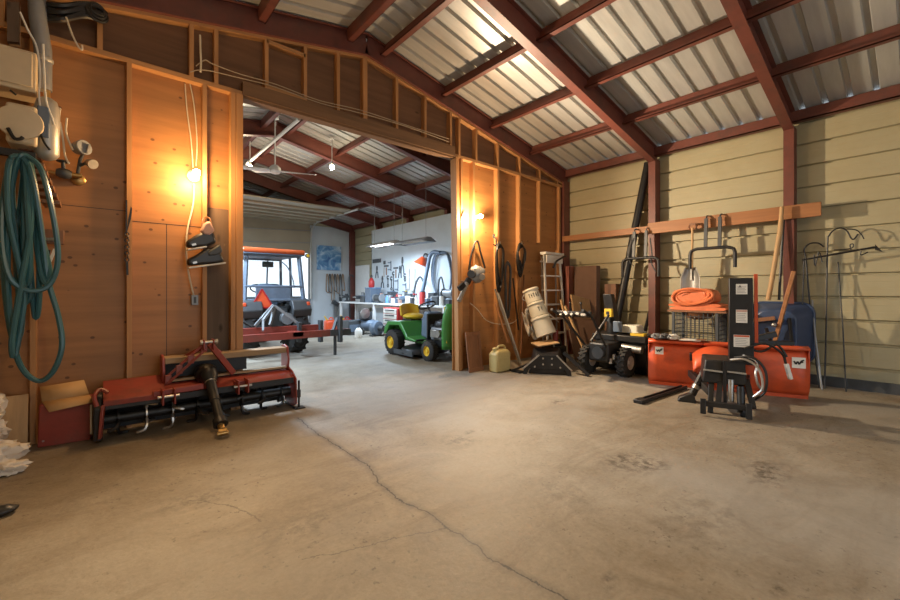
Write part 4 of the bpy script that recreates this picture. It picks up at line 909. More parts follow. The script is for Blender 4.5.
for a_ in [(347, 6.6, 'bench_vise', .09, .28, 'dkgrey', 'dark bench vise at the far end of the workbench', 'vise'),
 (360, 6.6, 'power_drill', .06, .22, 'dkgrey', 'dark power drill on the workbench near the vise', 'drill'),
 (366, 6.7, 'parts_box', .15, .20, 'dkgrey', 'dark parts box left of the pale blue box', 'box', 'slate'),
 (373, 6.75, 'parts_box', .19, .46, 'slate', 'pale blue topped box on the workbench', 'box', 'picture'),
 (379, 6.6, 'bench_grinder', .1, .26, 'dkgrey', 'dark bench grinder right of the pale blue box', 'grinder'),
 (384, 6.75, 'paint_can', .08, .2, 'sticker', 'white paint can right of the dark grinder', 'can', 'grey'),
 (387, 6.6, 'spray_bottle', .05, .28, 'picture', 'blue spray bottle above the tool chest', 'bottle'),
 (390, 6.8, 'paint_can', .08, .24, 'grey', 'grey paint can behind the blue spray bottle', 'can', 'dkgrey'),
 (393, 6.6, 'jar', .06, .15, 'sticker', 'small white jar above the tool chest', 'jar', 'toolred'),
 (396, 6.75, 'parts_box', .12, .18, 'slate', 'slate blue parts box behind the yellow seat', 'box', 'dkgrey'),
 (400, 6.6, 'oil_can', .06, .26, 'pink', 'pale pink oil can left of the steering wheel', 'can', 'dkgrey'),
 (404, 6.7, 'power_drill', .05, .22, 'slate', 'blue grey drill lying over the yellow seat', 'drill', 'dkgrey'),
 (408, 6.8, 'paint_can', .09, .22, 'sticker', 'broad white can behind the steering wheel', 'can', 'grey'),
 (412, 6.6, 'jar', .06, .18, 'dkgrey', 'dark jar behind the steering wheel', 'jar', 'sticker'),
 (416, 6.7, 'spray_bottle', .05, .3, 'sticker', 'white spray bottle left of the red motor', 'bottle', 'toolred'),
 (422.5, 6.65, 'paint_can', .09, .34, 'toolred', 'red can at the foot of the black hose arch', 'can', 'dkgrey'),
 (428, 6.8, 'parts_box', .14, .16, 'slate', 'low slate box right of the red can', 'box', 'sticker'),
 (433, 6.65, 'jar', .07, .2, 'slate', 'slate blue jar inside the hanging hose loop', 'jar', 'sticker'),
 (438, 6.7, 'parts_box', .12, .22, 'dkgrey', 'dark box below the hanging hose loop', 'box', 'grey'),
 (442, 6.62, 'paint_can', .07, .24, 'sticker', 'white can near the right jamb of the opening', 'can', 'slate'),
 (363, 6.95, 'oil_can', .06, .3, 'grey', 'tall grey oil can behind the dark parts box', 'can', 'dkgrey'),
 (381, 6.95, 'jar', .06, .3, 'pink', 'tall pale pink jar behind the dark grinder', 'jar', 'dkgrey'),
 (391.5, 6.98, 'parts_box', .1, .34, 'dkgrey', 'tall dark box against the wall behind the blue spray bottle', 'box', 'slate'),
 (397, 6.98, 'spray_bottle', .05, .34, 'toolred', 'red spray bottle against the wall behind the slate box', 'bottle'),
 (402, 6.95, 'jar', .07, .22, 'slate', 'slate jar against the wall behind the pale pink oil can', 'jar', 'sticker'),
 (406, 6.98, 'oil_can', .05, .36, 'dkgrey', 'tall dark oil can against the wall below the steel square', 'can', 'yellow'),
 (411, 6.98, 'parts_box', .09, .28, 'dkgrey', 'dark box against the wall below the thin ruler', 'box', 'grey'),
 (434, 6.98, 'parts_box', .12, .30, 'dkgrey', 'tall dark box against the wall inside the hose loop', 'box', 'dkgrey'),
 (449, 6.7, 'bench_grinder', .11, .5, 'grey', 'tall grey grinder at the right end of the workbench', 'grinder')]:
    bench_item(*a_)
# tools hung on the wall
WT = WX - .003
def W(u, v): return at(u, v, X=WT)
def wall_tool(kind, u, v0, v1, label, m='dkgrey'):
    a, c = W(u, v0), W(u, v1); h = a.z - c.z; y = a.y
    t = thing(kind, label, 'tool', (WT, y, c.z))
    e = V((0, 1, 0))
    if kind == 'wrench':
        MB().beam(c + V((0, 0, .06)), a - V((0, 0, .06)), .04, .015, (1, 0, 0)).build('shank', M[m], t); MB().torus(a - V((0, 0, .05)), (1, 0, 0), .055, .02, 12, 6, .6, 5.6).build('jaw', M[m], t); MB().torus(c + V((0, 0, .04)), (1, 0, 0), .045, .017, 12, 6).build('ring', M[m], t)
    elif kind == 'pliers':
        for s_ in (-1, 1): MB().tube(catmull([a + e * .01 * s_, a - V((0, 0, h * .3)) + e * .03 * s_, a - V((0, 0, h * .6)) - e * .05 * s_, c - e * .08 * s_], 4), .022, 6).build('handle', M[m], t)
        MB().lathe([(.04, -.012), (.04, .012)], a - V((0, 0, h * .4)), (1, 0, 0), 12).build('pivot', M['steel'], t)
    elif kind == 'hammer':
        MB().tube([c, a - V((0, 0, .05))], .022, 8).build('handle', M['brownwood'], t); MB().beam(a - e * .12, a + e * .12, .05, .05).build('head', M[m], t)
    elif kind == 'hand_saw':
        MB().prism([(-.02, 0), (.10, 0), (.02, h * .75), (-.02, h * .75)], c, (0, 1, 0), (0, 0, 1), (-.006, 0, 0)).build('blade', M['steel'], t); MB().obox(a - V((0.0, 0, h * .1)), (.03, .13, h * .22)).build('handle', M[m], t, bevel=.02)
    elif kind == 'clamp':
        MB().tube([c, a], .018, 6).build('bar', M[m], t)
        for f in (.15, .85): MB().beam(c.lerp(a, f), c.lerp(a, f) + e * .16 + V((-.01, 0, 0)), .04, .03).build('jaw', M['slate'], t)
    elif kind == 'square_ruler':
        MB().box(WT - .006, WT, y - .025, y + .025, c.z, a.z).build('blade', M['steel'], t); MB().box(WT - .02, WT, y - .03, y + .16, c.z, c.z + .05).build('stock', M[m], t)
for a_ in [('hand_saw', 384.5, 261, 277, 'dark handled hand saw left of the tool row'), ('clamp', 391, 261, 271, 'small dark clamp high in the tool row'),
 ('pliers', 382.5, 276, 288, 'dark pliers hung lowest at the left of the tool row'), ('wrench', 388, 276, 287, 'wrench hung beside the lowest dark pliers'), ('wrench', 393.5, 272, 293, 'long wrench in the middle of the tool row'),
 ('pliers', 402.5, 257, 274, 'large shears hung highest under the shop light'), ('clamp', 398, 279, 291, 'clamp hung low below the large shears'), ('hammer', 396, 268, 278, 'hammer left below the large shears'),
 ('wrench', 405, 274, 281, 'short wrench just below the large shears'), ('square_ruler', 409.5, 269, 290, 'pale steel square left of the thin ruler', 'steel'), ('square_ruler', 415, 269, 292, 'thin steel ruler left of the black hose arch', 'steel'), ('hammer', 386.5, 266, 275, 'small hammer hung beside the dark handled hand saw'), ('wrench', 391.5, 277, 290, 'thin wrench hung left of the long wrench'), ('pliers', 400, 266, 278, 'small pliers hung left of the large shears'), ('clamp', 406, 283, 293, 'dark clamp hung low beside the steel square'), ('pliers', 377, 266, 278, 'pliers hung by the corner of the white wall')]:
    wall_tool(*a_)
a, c = W(373.5, 259.5), W(381, 262.5)
solo(MB().box(WT - .04, WT, c.y, a.y, c.z, a.z), 'wall_strip', M['dkgrey'], 'short dark strip fixed at the corner of the white wall', 'strip')
q = W(371, 283)
t = thing('pressure_sprayer', 'faded red pump sprayer above the pale blue box', 'sprayer', (6.8, q.y, 1.38))
q = at(371.5, 288, X=6.78); MB().lathe([(.08, 0), (.1, .05), (.1, .2), (.05, .3), (.03, .32)], (q.x, q.y, 1.385), n=16).build('body', M['toolred'], t); MB().torus((q.x, q.y, 1.74), (1, 0, 0), .05, .014, 12, 6).build('handle', M['dkgrey'], t)
# orange lamp shade, hose arch and hose loop
q = W(425, 254)
t = thing('clamp_lamp', 'orange lamp shade clipped high on the white wall', 'lamp', W(422, 268))
MB().lathe([(.05, 0), (.09, .05), (.2, .22), (.205, .23)], at(423.5, 257, X=WT - .12), (-.25, .35, -1), 20).build('shade', M['smv'], t)
MB().torus(at(425.5, 257, X=WT - .06), (1, 0, 0), .09, .025, 14, 6, 0, 4.2).build('clip', M['dkgrey'], t)
t = thing('dust_hose', 'thick dark hose arching from the workbench up the wall', 'hose', at(412, 300, X=6.8))
MB().tube(catmull([at(421, 299, X=6.75), at(424, 285, X=6.85), at(427.5, 268, X=6.95), at(430, 256, X=6.98), at(434, 252, X=7.0), at(440, 253, X=7.04)], 6), .055, 10).build('hose', M['slate'], t)
MB().tube(catmull([at(413, 297, X=6.8), at(416, 283, X=6.9), at(420, 277, X=6.95), at(423, 281, X=6.95)], 6), .03, 8).build('branch_hose', M['dkgrey'], t)
b = MB()
for k in range(3):
    cy_ = [(432.5 + k, 262), (432 + k * .6, 280), (437, 294 + k), (443, 300), (449, 293), (452 - k * .5, 275), (450 - k, 258), (445, 252 + k * .6), (437, 252.5 + k)]
    b.tube(catmull([at(u, v, X=7.08 - .03 * k) for u, v in cy_], 5, True), .02, 6, True)
solo(b, 'air_hose', M['slate'], 'thin grey hose hung in a tall loop on the white wall', 'hose')
b = MB().tube(catmull([at(438, 299, X=6.9), at(439, 282, X=6.9), at(441, 277, X=6.9), at(443, 283, X=6.9), at(445, 296, X=6.9)], 5), .022, 7)
solo(b, 'bent_rod', M['dkgrey'], 'bent dark rod standing inside the hanging hose loop', 'rod')
# shop lights over the bench, added unseen ones, and lamps of the workshop
def shop_light(x, y, z, label, on, ln=1.25):
    t = thing('shop_light', label, 'ceiling light', (x, y, z))
    MB().add([(x - .22, y - ln / 2, z), (x - .06, y - ln / 2, z + .10), (x + .06, y - ln / 2, z + .10), (x + .22, y - ln / 2, z), (x - .22, y + ln / 2, z), (x - .06, y + ln / 2, z + .10), (x + .06, y + ln / 2, z + .10), (x + .22, y + ln / 2, z)], [(0, 1, 5, 4), (1, 2, 6, 5), (2, 3, 7, 6), (0, 3, 2, 1), (4, 5, 6, 7)]).build('reflector', M['alu'] if on else M['grey'], t, solid=.006)
    for s_ in (-1, 1):
        MB().cyl((x + s_ * .07, y - ln / 2 + .03, z + .04), (x + s_ * .07, y + ln / 2 - .03, z + .04), .019, n=10).build('tube', M['tubelight'] if on else M['sticker'], t)
        MB().tube([(x, y + s_ * ln * .4, z + .1), (x, y + s_ * ln * .4, roofz(x) - .03)], .006, 5).build('chain', M['grey'], t)
    if on: lamp('shop_light_glow', (x, y, z - .02), 95 if x > 3 else 270, (.62, .80, 1.0), kind='AREA', size=(.3, ln), rot=(0, 0, 0))
shop_light(5.86, 9.55, 2.50, 'lit shop light hung over the workbench, the farther one', True)
shop_light(5.88, 8.2, 2.45, 'dull shop light hung over the workbench, the nearer one', False)
shop_light(.6, 7.4, 3.4, 'added unseen lit shop light hung behind the left plywood, nearer the partition', True)  # added out of view to brighten the workshop
shop_light(.6, 10.6, 3.4, 'added unseen lit shop light hung behind the left plywood, farther from the partition', True)  # second unseen fixture, added as fill for the workshop
def hung_bulb(u, v, y, fy_, label):
    q = P(u, v, y); t = thing('hanging_bulb', label, 'lamp', (q.x, y, q.z))
    top = roofz(q.x) - .06
    MB().lathe([(.05, top - q.z), (.05, top - q.z - .02), (.012, top - q.z - .04), (.012, .12), (.025, .1), (.025, .05)], q, (0, 0, 1), 14).build('holder', M['white'], t)
    MB().ell(q, (.045, .045, .06), 14, 10).build('bulb', M['bulb2'], t)
    lamp('bulb_glow', q - V((0, 0, .12)), 26, (1, .82, .55), .06)
hung_bulb(250, 167, 9.4, 0, 'lit bulb hung left of the ceiling fan blades')
hung_bulb(332, 167, 8.0, 0, 'lit bulb hung from the roof right of the ceiling fan')
q = P(275, 171, 8.0)
t = thing('ceiling_fan', 'white three blade ceiling fan hung from the workshop ridge', 'fan', q)
MB().tube([q, V((q.x, q.y, roofz(q.x) - .03))], .014, 8).build('down_rod', M['white'], t)
MB().lathe([(.02, .12), (.06, .1), (.10, .06), (.11, 0), (.08, -.04), (.02, -.06)], q, n=22).build('motor', M['white'], t)
MB().lathe([(.02, -.12), (.07, -.1), (.07, -.02), (.02, 0)], V((q.x, q.y, roofz(q.x) - .03)), n=16).build('canopy', M['white'], t)
for u, v, y in ((250, 177, 7.85), (310, 176, 7.7), (258, 159, 8.55)):
    e = P(u, v, y); d = (e - q); d.z *= .3; d.normalize(); s_ = d.cross(V((0, 0, 1))).normalized()
    MB().add([q + d * .09 - s_ * .03, q + d * .25 - s_ * .065 + V((0, 0, .008)), q + d * .74 - s_ * .075 + V((0, 0, .012)), q + d * .74 + s_ * .055 - V((0, 0, .02)), q + d * .25 + s_ * .065 - V((0, 0, .02)), q + d * .09 + s_ * .03], [(0, 1, 2, 3, 4, 5)]).build('blade', M['white'], t, solid=.012)
a = at(299, 119, Y=6.6)
solo(MB().tube([a, (a.x, 9.7, a.z)], .03, 8), 'conduit_pipe', M['white'], 'long white pipe running under the workshop ridge past the fan', 'pipe')
# ================================================================== RIGHT PARTITION, LEANING THINGS
t = thing('hanging_respirator', 'grey lump of gear hung by a dark strap below the right bulb', 'bag', P(473, 275, 4.7))
MB().tube(catmull([P(469, 270, 4.73), P(471, 256, 4.76), P(475, 243, 4.79), P(478, 242, 4.79), P(481, 254, 4.76), P(485, 268, 4.73)], 5), .018, 6).build('strap', M['black'], t)
c = P(477, 274, 4.70); b = lump((0, 0, .2), (.16, .10, .14), 12, 18, 12, .2); b.v = [q + c - V((0, 0, .2)) for q in b.v]; b.build('body', M['grey'], t)
MB().cyl(P(472, 274, 4.64), P(471, 274, 4.58), .07, .06).build('filter', M['dkgrey'], t); MB().cyl(P(482, 276, 4.64), P(482, 277, 4.58), .05).build('filter', M['steel'], t)
t = thing('grease_gun', 'dark grease gun hung on the right jamb above the leaning panel', 'tool', P(462, 300, 4.66))
MB().tube([P(459, 301, 4.64), P(467, 283, 4.66)], .035, 10).build('barrel', M['steel'], t); MB().cyl(P(467, 283, 4.66), P(469, 279, 4.66), .05).build('head', M['black'], t); MB().beam(P(464, 284, 4.63), P(459, 289, 4.63), .05, .08).build('grip', M['black'], t); MB().cyl(P(468, 281, 4.64), V((P(468, 281, 4.64).x, 4.895, P(468, 281, 4.64).z)), .01).build('hanger', M['steel'], t)
cable('cord', [P(u, v, 4.74) for u, v in [(470, 303), (478, 310), (486, 320), (498, 324), (512, 323), (518, 318)]], .006, 'pale cord drooping between studs over the jerry can', 'cable', 'cord')
cable('cord', [P(u, v, 4.79) for u, v in [(464, 210), (461, 218), (460, 224)]], .008, 'short dark wire on the right jamb', 'black', 'cord')
# leaning framed panel
t = thing('cabinet_door', 'brown framed wooden panel leaning on the right jamb stud', 'panel', at(477, 371, Z=0))
A0, A1 = at(466, 371, Z=0), at(487, 368, Z=0); dx = (A1 - A0); dx.z = 0; dx = dx.normalized(); wdt = .46; up = V((.02, .16, 1)).normalized(); hgt = .62
A0 = V((4.33, 4.56, 0)); dx = V((1, .02, 0)).normalized()
def pan(a0, a1, b0, b1, th, o=0): return MB().hexa([A0 + dx * x + up * z + V((0, y, .003)) for y in (o, o + th) for x, z in ((a0, b0), (a1, b0), (a1, b1), (a0, b1))])
pan(.02, .30, .02, .60, .012, .012).build('panel', M['brownwood'], t)
for q in ((0, .05, 0, .62), (.27, .32, 0, .62), (.05, .27, 0, .06), (.05, .27, .56, .62)): pan(*q, .022, .0).build('frame_rail', M['brownwood'], t, bevel=.003)
# jerry can
c = at(502, 371, Z=0); c = V((4.80, 4.36, 0))
t = thing('jerry_can', 'straw coloured plastic jerry can below the leaning steel rails', 'jerry can', c)
w2 = .165
b = MB().add([(c.x - w2, c.y - .09, 0), (c.x + w2, c.y - .09, 0), (c.x + w2, c.y + .09, 0), (c.x - w2, c.y + .09, 0), (c.x - w2, c.y - .09, .29), (c.x + w2, c.y - .09, .29), (c.x + w2, c.y + .09, .29), (c.x - w2, c.y + .09, .29), (c.x - w2 + .06, c.y - .06, .345), (c.x + w2 - .03, c.y - .06, .345), (c.x + w2 - .03, c.y + .06, .345), (c.x - w2 + .06, c.y + .06, .345)], [(0, 3, 2, 1), (0, 1, 5, 4), (1, 2, 6, 5), (2, 3, 7, 6), (3, 0, 4, 7), (4, 5, 9, 8), (5, 6, 10, 9), (6, 7, 11, 10), (7, 4, 8, 11), (8, 9, 10, 11)])
jb = b.build('body', M['jug'], t, bevel=.025)
MB().tube(catmull([c + V((-.05, 0, .33)), c + V((-.04, 0, .39)), c + V((.05, 0, .40)), c + V((.11, 0, .385)), c + V((.12, 0, .33))], 5), .017, 8).build('handle', M['jug'], t)
MB().cyl(c + V((-.10, 0, .315)), c + V((-.12, 0, .375)), .035, n=16).build('cap', M['jug'], t)
MB().box(c.x - .10, c.x + .10, c.y - .096, c.y - .09, .08, .22).build('front_rib', M['jug'], t, bevel=.004)
# leaning rails
def leaner(kind, uvb, yb, uvt, yt, w_, h_, m, label, cat='board'):
    p, q = P(*uvb, yb), P(*uvt, yt); p.z = max(p.z, .02)
    return solo(MB().beam(p, q, w_, h_, (0, 1, 0)), kind, M[m], label, cat, bevel=.003)
leaner('steel_rail', (519, 362), 4.4, (495, 289), 4.77, .035, .02, 'steel', 'grey steel rail leaning on the stud, left of the pair', 'rail')
leaner('steel_rail', (521, 364), 4.33, (498, 293), 4.72, .03, .02, 'alu', 'pale steel rail leaning on the stud, right of the pair', 'rail')
leaner('wood_stake', (508, 343), 4.45, (495, 302), 4.70, .03, .02, 'board', 'short orange stake leaning across the steel rails', 'stake')
leaner('broom_stick', (521, 355), 4.5, (524, 275), 4.77, .025, .025, 'brownwood', 'slim brown stick standing below the coiled black cord', 'stick')
leaner('pry_bar', (518.5, 330), 4.66, (513, 278), 4.78, .022, .022, 'black', 'slim dark bar leaning between the two black bundles', 'bar')
def loopbundle(cu, v0, v1, du, y, label, k=5, r=.013, m='black', hookv=None):
    t = thing('cord_bundle', label, 'cord', P(cu, v1, y))
    b = MB()
    for i in range(k):
        o = (i - k / 2) * du * .12; yy = y - .02 * (i % 3)
        b.tube(catmull([P(cu - du + o * .5, v0 + 8, yy), P(cu + o, v0 + i * .8, yy), P(cu + du + o * .5, v0 + 8, yy), P(cu + du * .8 + o, (v0 + v1) / 2, yy), P(cu + du * .6 + o, v1 - 6 - i * 2, yy), P(cu + o, v1 - i * 2, yy), P(cu - du * .6 + o, v1 - 6 - i * 2, yy), P(cu - du * .9 + o, (v0 + v1) / 2, yy)], 5, True), r, 6, True)
    b.build('loops', M[m], t); MB().cyl(P(cu, v0 + 1, y - .03), P(cu, v0 - 1, 4.89), .012).build('nail', M['steel'], t)
    return t
loopbundle(500, 243, 292, 3.2, 4.72, 'long black harness bundle on the stud right of the bulb', 6, .016)
loopbundle(521.5, 243, 277, 3.6, 4.72, 'coiled black cord with pale core on the middle stud', 6, .014)
loopbundle(508, 262, 318, 2.5, 4.76, 'dark strap bundle hanging below the black harness', 3, .018, 'dkgrey')
t = thing('wall_hook', 'small dark hook on the stud above the black harness', 'hook', P(494.5, 244, 4.77))
MB().tube(catmull([P(494, 236, 4.78), P(496, 240, 4.74), P(496, 246, 4.74), P(493.5, 244, 4.74)], 4), .010, 6).build('hook', M['black'], t); MB().box(P(494, 236, 4.79).x - .02, P(494, 236, 4.79).x + .02, 4.785, 4.80, P(494, 238, 4.79).z, P(494, 234, 4.79).z).build('plate', M['dkgrey'], t)
# pail stack leaning on a black snow blade frame
DD = .86
p0 = P(546.5, 335, 4.0); p1 = P(530, 289, 4.3); ax = (p1 - p0).normalized(); L_ = (p1 - p0).length
segs = [(0.0, .40, 'large white pail at the bottom of the leaning stack', .165, .15), (.40, .70, 'white pail with dark print in the middle of the leaning stack', .145, .135), (.70, 1.0, 'white pail with dark print at the top of the leaning stack', .135, .125)]
for f0, f1, lab, r0, r1 in segs:
    a_, b_ = p0.lerp(p1, f0), p0.lerp(p1, f1); h = (b_ - a_).length - .008
    t = thing('pail', lab, 'pail', a_)
    MB().lathe([(r0, 0), (r0 * 1.0, .01), (r1, h * .86), (r1 + .014, h * .87), (r1 + .014, h * .93), (r1 + .006, h), (r1 - .02, h)], a_, ax, 24).build('shell', M['paleplastic'], t)
    side = ax.cross(V((.653, .757, 0))).normalized()
    MB().tube(catmull([a_ + ax * h * .8 + side * r1, a_ + ax * h * .5 + side * (r1 + .05), a_ + ax * h * .3 + side * r1], 5), .006, 6).build('handle', M['steel'], t)
    if f0 > 0:
        tow = (V((-.653, -.757, 0)) - ax * ax.dot(V((-.653, -.757, 0)))).normalized(); b = MB()
        sx = side if side.x > 0 else -side
        for k, (w_, o_) in enumerate(((.03, -.07), (.025, -.035), (.03, 0), (.03, .04), (.02, .075)) if f0 > .6 else ((.04, .0), (.03, .045))):
            th = o_ / r1; d_ = tow * math.cos(th) + sx * math.sin(th); tt = -tow * math.sin(th) + sx * math.cos(th)
            cc = a_ + ax * h * .45 + d_ * (r0 * .55 + r1 * .45 + .003)
            b.beam(cc - ax * .035, cc + ax * .035, .009, .004, d_); b.beam(cc + ax * (.03 - .03 * (k % 2)) - tt * w_ * .4, cc + ax * (.03 - .03 * (k % 2)) + tt * w_ * .4, .009, .004, d_)
        b.build('lettering', M['ink'], t)
t = thing('plastic_sheet', 'crumpled pale plastic sheet behind the leaning pail stack', 'sheet', P(530, 318, 4.3))
b = MB().grid(lambda i, j: P(522 + 9 * i + 7 * j + 1.5 * math.sin(9 * i), 312 + 24 * j + 4 * math.sin(7 * i + 3 * j), 4.34 + .06 * math.sin(8 * i + 5 * j)), 10, 10); b.build('sheet', M['bag'], t, solid=.006)
# black quick-attach frame on the floor
t = thing('snow_pusher_frame', 'black bolted steel frame resting on the floor under the pails', 'frame', V((5.05, 3.85, 0)))
fa, fb = V((4.90, 3.98, 0)), V((5.33, 3.40, 0))
fd = (fb - fa).normalized(); fn = V((-fd.y, fd.x, 0)); fn = fn if fn.x > 0 else -fn
def fp_(s_, d_, z_): return fa + fd * s_ + fn * d_ + V((0, 0, z_))
FL = (fb - fa).length
MB().prism([(0, .0), (.06, .0), (.10, .09), (FL - .10, .09), (FL - .06, 0), (FL, 0), (FL - .02, .10), (FL * .70, .30), (FL * .34, .30), (.02, .10)], fa, fd, (0, 0, 1), fn * .02).build('front_plate', M['black'], t, bevel=.004)
b = MB()
for s_, z_ in ((.42, .25), (.60, .25), (.42, .16), (.60, .16), (.25, .12), (.77, .12)): b.cyl(fp_(FL * s_, -.012, z_), fp_(FL * s_, .0, z_), .014, n=8)
tag(b.build('bolt_heads', M['steel'], t), kind='stuff')
MB().beam(fp_(0, .0, .08), fp_(FL * .34, .0, .30), .04, .02).build('edge_bar', M['steel'], t); MB().beam(fp_(FL, .0, .08), fp_(FL * .70, .0, .30), .04, .02).build('edge_bar', M['steel'], t)
MB().hexa([fp_(.08, .04, .0), fp_(FL - .05, .04, 0), fp_(FL - .05, .42, 0), fp_(.08, .42, 0), fp_(.2, .04, .28), fp_(FL - .2, .04, .28), fp_(FL - .15, .42, .36), fp_(.15, .42, .36)]).build('rear_box', M['black'], t, bevel=.02)
MB().beam(fp_(-.18, .12, .02), fp_(.14, .10, .16), .06, .025).build('foot_bar', M['black'], t); MB().beam(fp_(-.18, .22, .02), fp_(-.02, .04, .02), .10, .025).build('foot_bar', M['black'], t)
MB().beam(fp_(FL - .1, .2, .32), fp_(FL + .25, .02, .02), .05, .05).build('side_leg', M['black'], t)
p = P(540, 338, 3.95)
t2 = solo(MB().obox(P(545, 343, 3.93), (.36, .30, .018), .05, -.12, -.5), 'wood_board', M['palewood'], 'pale board laid under the pail stack on the black frame', 'board', bevel=.003)
# step ladder
t = thing('step_ladder', 'pale step ladder folded against the partition near the corner', 'ladder', (6.62, 4.6, 0))
lx0, lx1, lz = P(545, 253, 4.66).x, P(561, 253, 4.66).x, P(552, 254, 4.66).z
for x in (lx0 + .02, lx1): MB().beam((x - (.05 if x < 6.6 else -.05), 4.56, .0), (x, 4.70, lz), .05, .025, (0, 1, 0)).build('rail', M['sticker'], t, bevel=.003)
for k in range(7): f = (k + .6) / 7.2; MB().box(lx0 - .02, lx1 + .02, 4.55 + .13 * f, 4.65 + .13 * f, lz * f, lz * f + .03).build('step', M['sticker'], t, bevel=.003)
MB().box(lx0 - .02, lx1 + .05, 4.62, 4.76, lz - .02, lz + .03).build('top_cap', M['sticker'], t, bevel=.006)
MB().box(lx0, lx1, 4.62, 4.64, lz - .18, lz - .03).build('front_panel', M['sticker'], t, bevel=.003)
for x in (lx0 + .05, lx1 - .03): MB().beam((x, 4.73, 0.0), (x, 4.77, lz - .05), .03, .02, (0, 1, 0)).build('rear_rail', M['alu'], t)
MB().beam((lx0 + .05, 4.68, lz * .45), (lx1 - .05, 4.68, lz * .33), .02, .015, (0, 1, 0)).build('brace', M['sticker'], t)
b = MB().tube(catmull([P(553, 268, 4.55), P(556, 262, 4.5), P(560, 259, 4.5), P(566, 256, 4.55)], 4), .018, 6)
solo(b, 'rubber_strap', M['black'], 'black strap slung over the top of the pale ladder', 'strap')
# tall boards in the corner
t = thing('red_channel', 'tall faded red steel channel standing in the far right corner', 'channel', (7.12, 4.62, 0))
a, c = P(568, 266, 4.62), P(575, 266, 4.62)
MB().box(a.x, a.x + .16, 4.58, 4.60, 0, a.z).box(a.x, a.x + .02, 4.58, 4.68, 0, a.z).box(a.x + .14, a.x + .16, 4.58, 4.68, 0, a.z).build('channel', mat('faded_red', (.36, .12, .085), .6), t, bevel=.003)
q = at(576, 267, X=7.16); q2 = at(598, 269, X=7.16)
solo(MB().obox((7.17, (q.y + q2.y) / 2, q.z / 2 + .005), (.14, abs(q.y - q2.y), q.z), 0, .0), 'fibreboard_sheet', M['cardboard_dark'], 'large dark brown panel standing against the right wall by the corner', 'panel', bevel=.004)
q = at(605, 284, X=7.12); q2 = at(612.5, 284, X=7.12)
t = thing('carton', 'tall narrow brown carton standing in front of the dark panel', 'carton', (7.22, (q.y + q2.y) / 2, 0))
MB().box(7.14, 7.34, q2.y - .05, q.y + .02, .0, q.z).build('carton', mat('brown_carton', (.25, .14, .095), .8), t, bevel=.004); MB().box(7.138, 7.142, (q.y + q2.y) / 2 - .03, (q.y + q2.y) / 2 + .03, .0, q.z).build('tape', M['cardboard_dark'], t)
# long black pipe and hung handle bars on the right wall
solo(MB().tube([at(611, 350, X=6.95), at(617, 320, X=7.10), at(648, 163, X=7.33)], .065, 10), 'downspout', M['black'], 'long black pipe leaning on the right wall behind the hung bars', 'pipe')
solo(MB().tube([at(640, 352, X=7.2), at(655, 290, X=7.25)], .03, 8), 'short_pipe', M['black'], 'short black pipe leaning behind the red column', 'pipe')
solo(MB().beam((7.165, 4.78, 2.33), (7.165, 2.72, 2.335), .05, .11).move(Matrix()), 'wall_board', M['board'], 'thinner orange board on the right wall, the end nearer the ladder', 'board', bevel=.003)
solo(MB().beam((7.11, 3.05, 2.335), (7.14, .85, 2.345), .045, .185), 'wall_board', M['board'], 'thicker orange board across the two red columns', 'board', bevel=.004)
def handlebar(pl, pr, zt, zb, zd, posts, label, xw=6.98):
    yl, yr = pl, pr
    t = thing('handle_bar', label, 'handle bar', (xw, (yl + yr) / 2, zd))
    MB().tube([(xw, yl, zd), (xw, yl, zb - .10)] + catmull([(xw, yl, zb - .10), (xw, yl - .02, zb - .03), (xw, yl - .1, zb)], 4)[1:] + catmull([(xw, yr + .1, zb), (xw, yr + .02, zb - .03), (xw, yr, zb - .10)], 4) + [(xw, yr, zd)], .024, 10).build('bar', M['black'], t)
    for y in posts:
        MB().beam((xw + .02, y, zb), (xw + .05, y, zt), .045, .03, (1, 0, 0)).build('post', M['dkgrey'], t)
        MB().tube(catmull([(xw + .05, y, zt), (xw + .08, y, zt + .04), (xw + .15, y, zt + .05), (xw + .2, y, zt + .04)], 4), .012, 6).build('hook', M['dkgrey'], t)
    return t
q1, q2 = at(622.5, 262, X=6.98), at(658.5, 262, X=6.98)
handlebar(q1.y, q2.y, 2.30, at(640, 258, X=6.98).z, at(640, 277, X=6.98).z, (at(633, 250, X=6.98).y, at(645, 250, X=6.98).y), 'black U shaped handle bar hung left of the near red column')
q1, q2 = at(690, 250, X=6.98), at(735, 250, X=6.98)
handlebar(q1.y, q2.y, 2.38, at(712, 248, X=6.98).z, at(712, 268, X=6.98).z, (at(705, 240, X=6.98).y, at(719, 240, X=6.98).y), 'black U shaped handle bar hung right of the scoop shovel')
b = MB().tube(catmull([at(634, 238, X=7.0), at(628, 250, X=6.96), at(630, 262, X=6.98), at(634, 266, X=7.0)], 5), .008, 6).tube(catmull([at(650, 238, X=7.0), at(652, 254, X=6.98), at(651, 262, X=7.0), at(656, 272, X=7.0)], 5), .01, 6)
solo(b, 'wire_loops', M['dkgrey'], 'thin grey wires dangling from the left hung handle bar', 'wire')
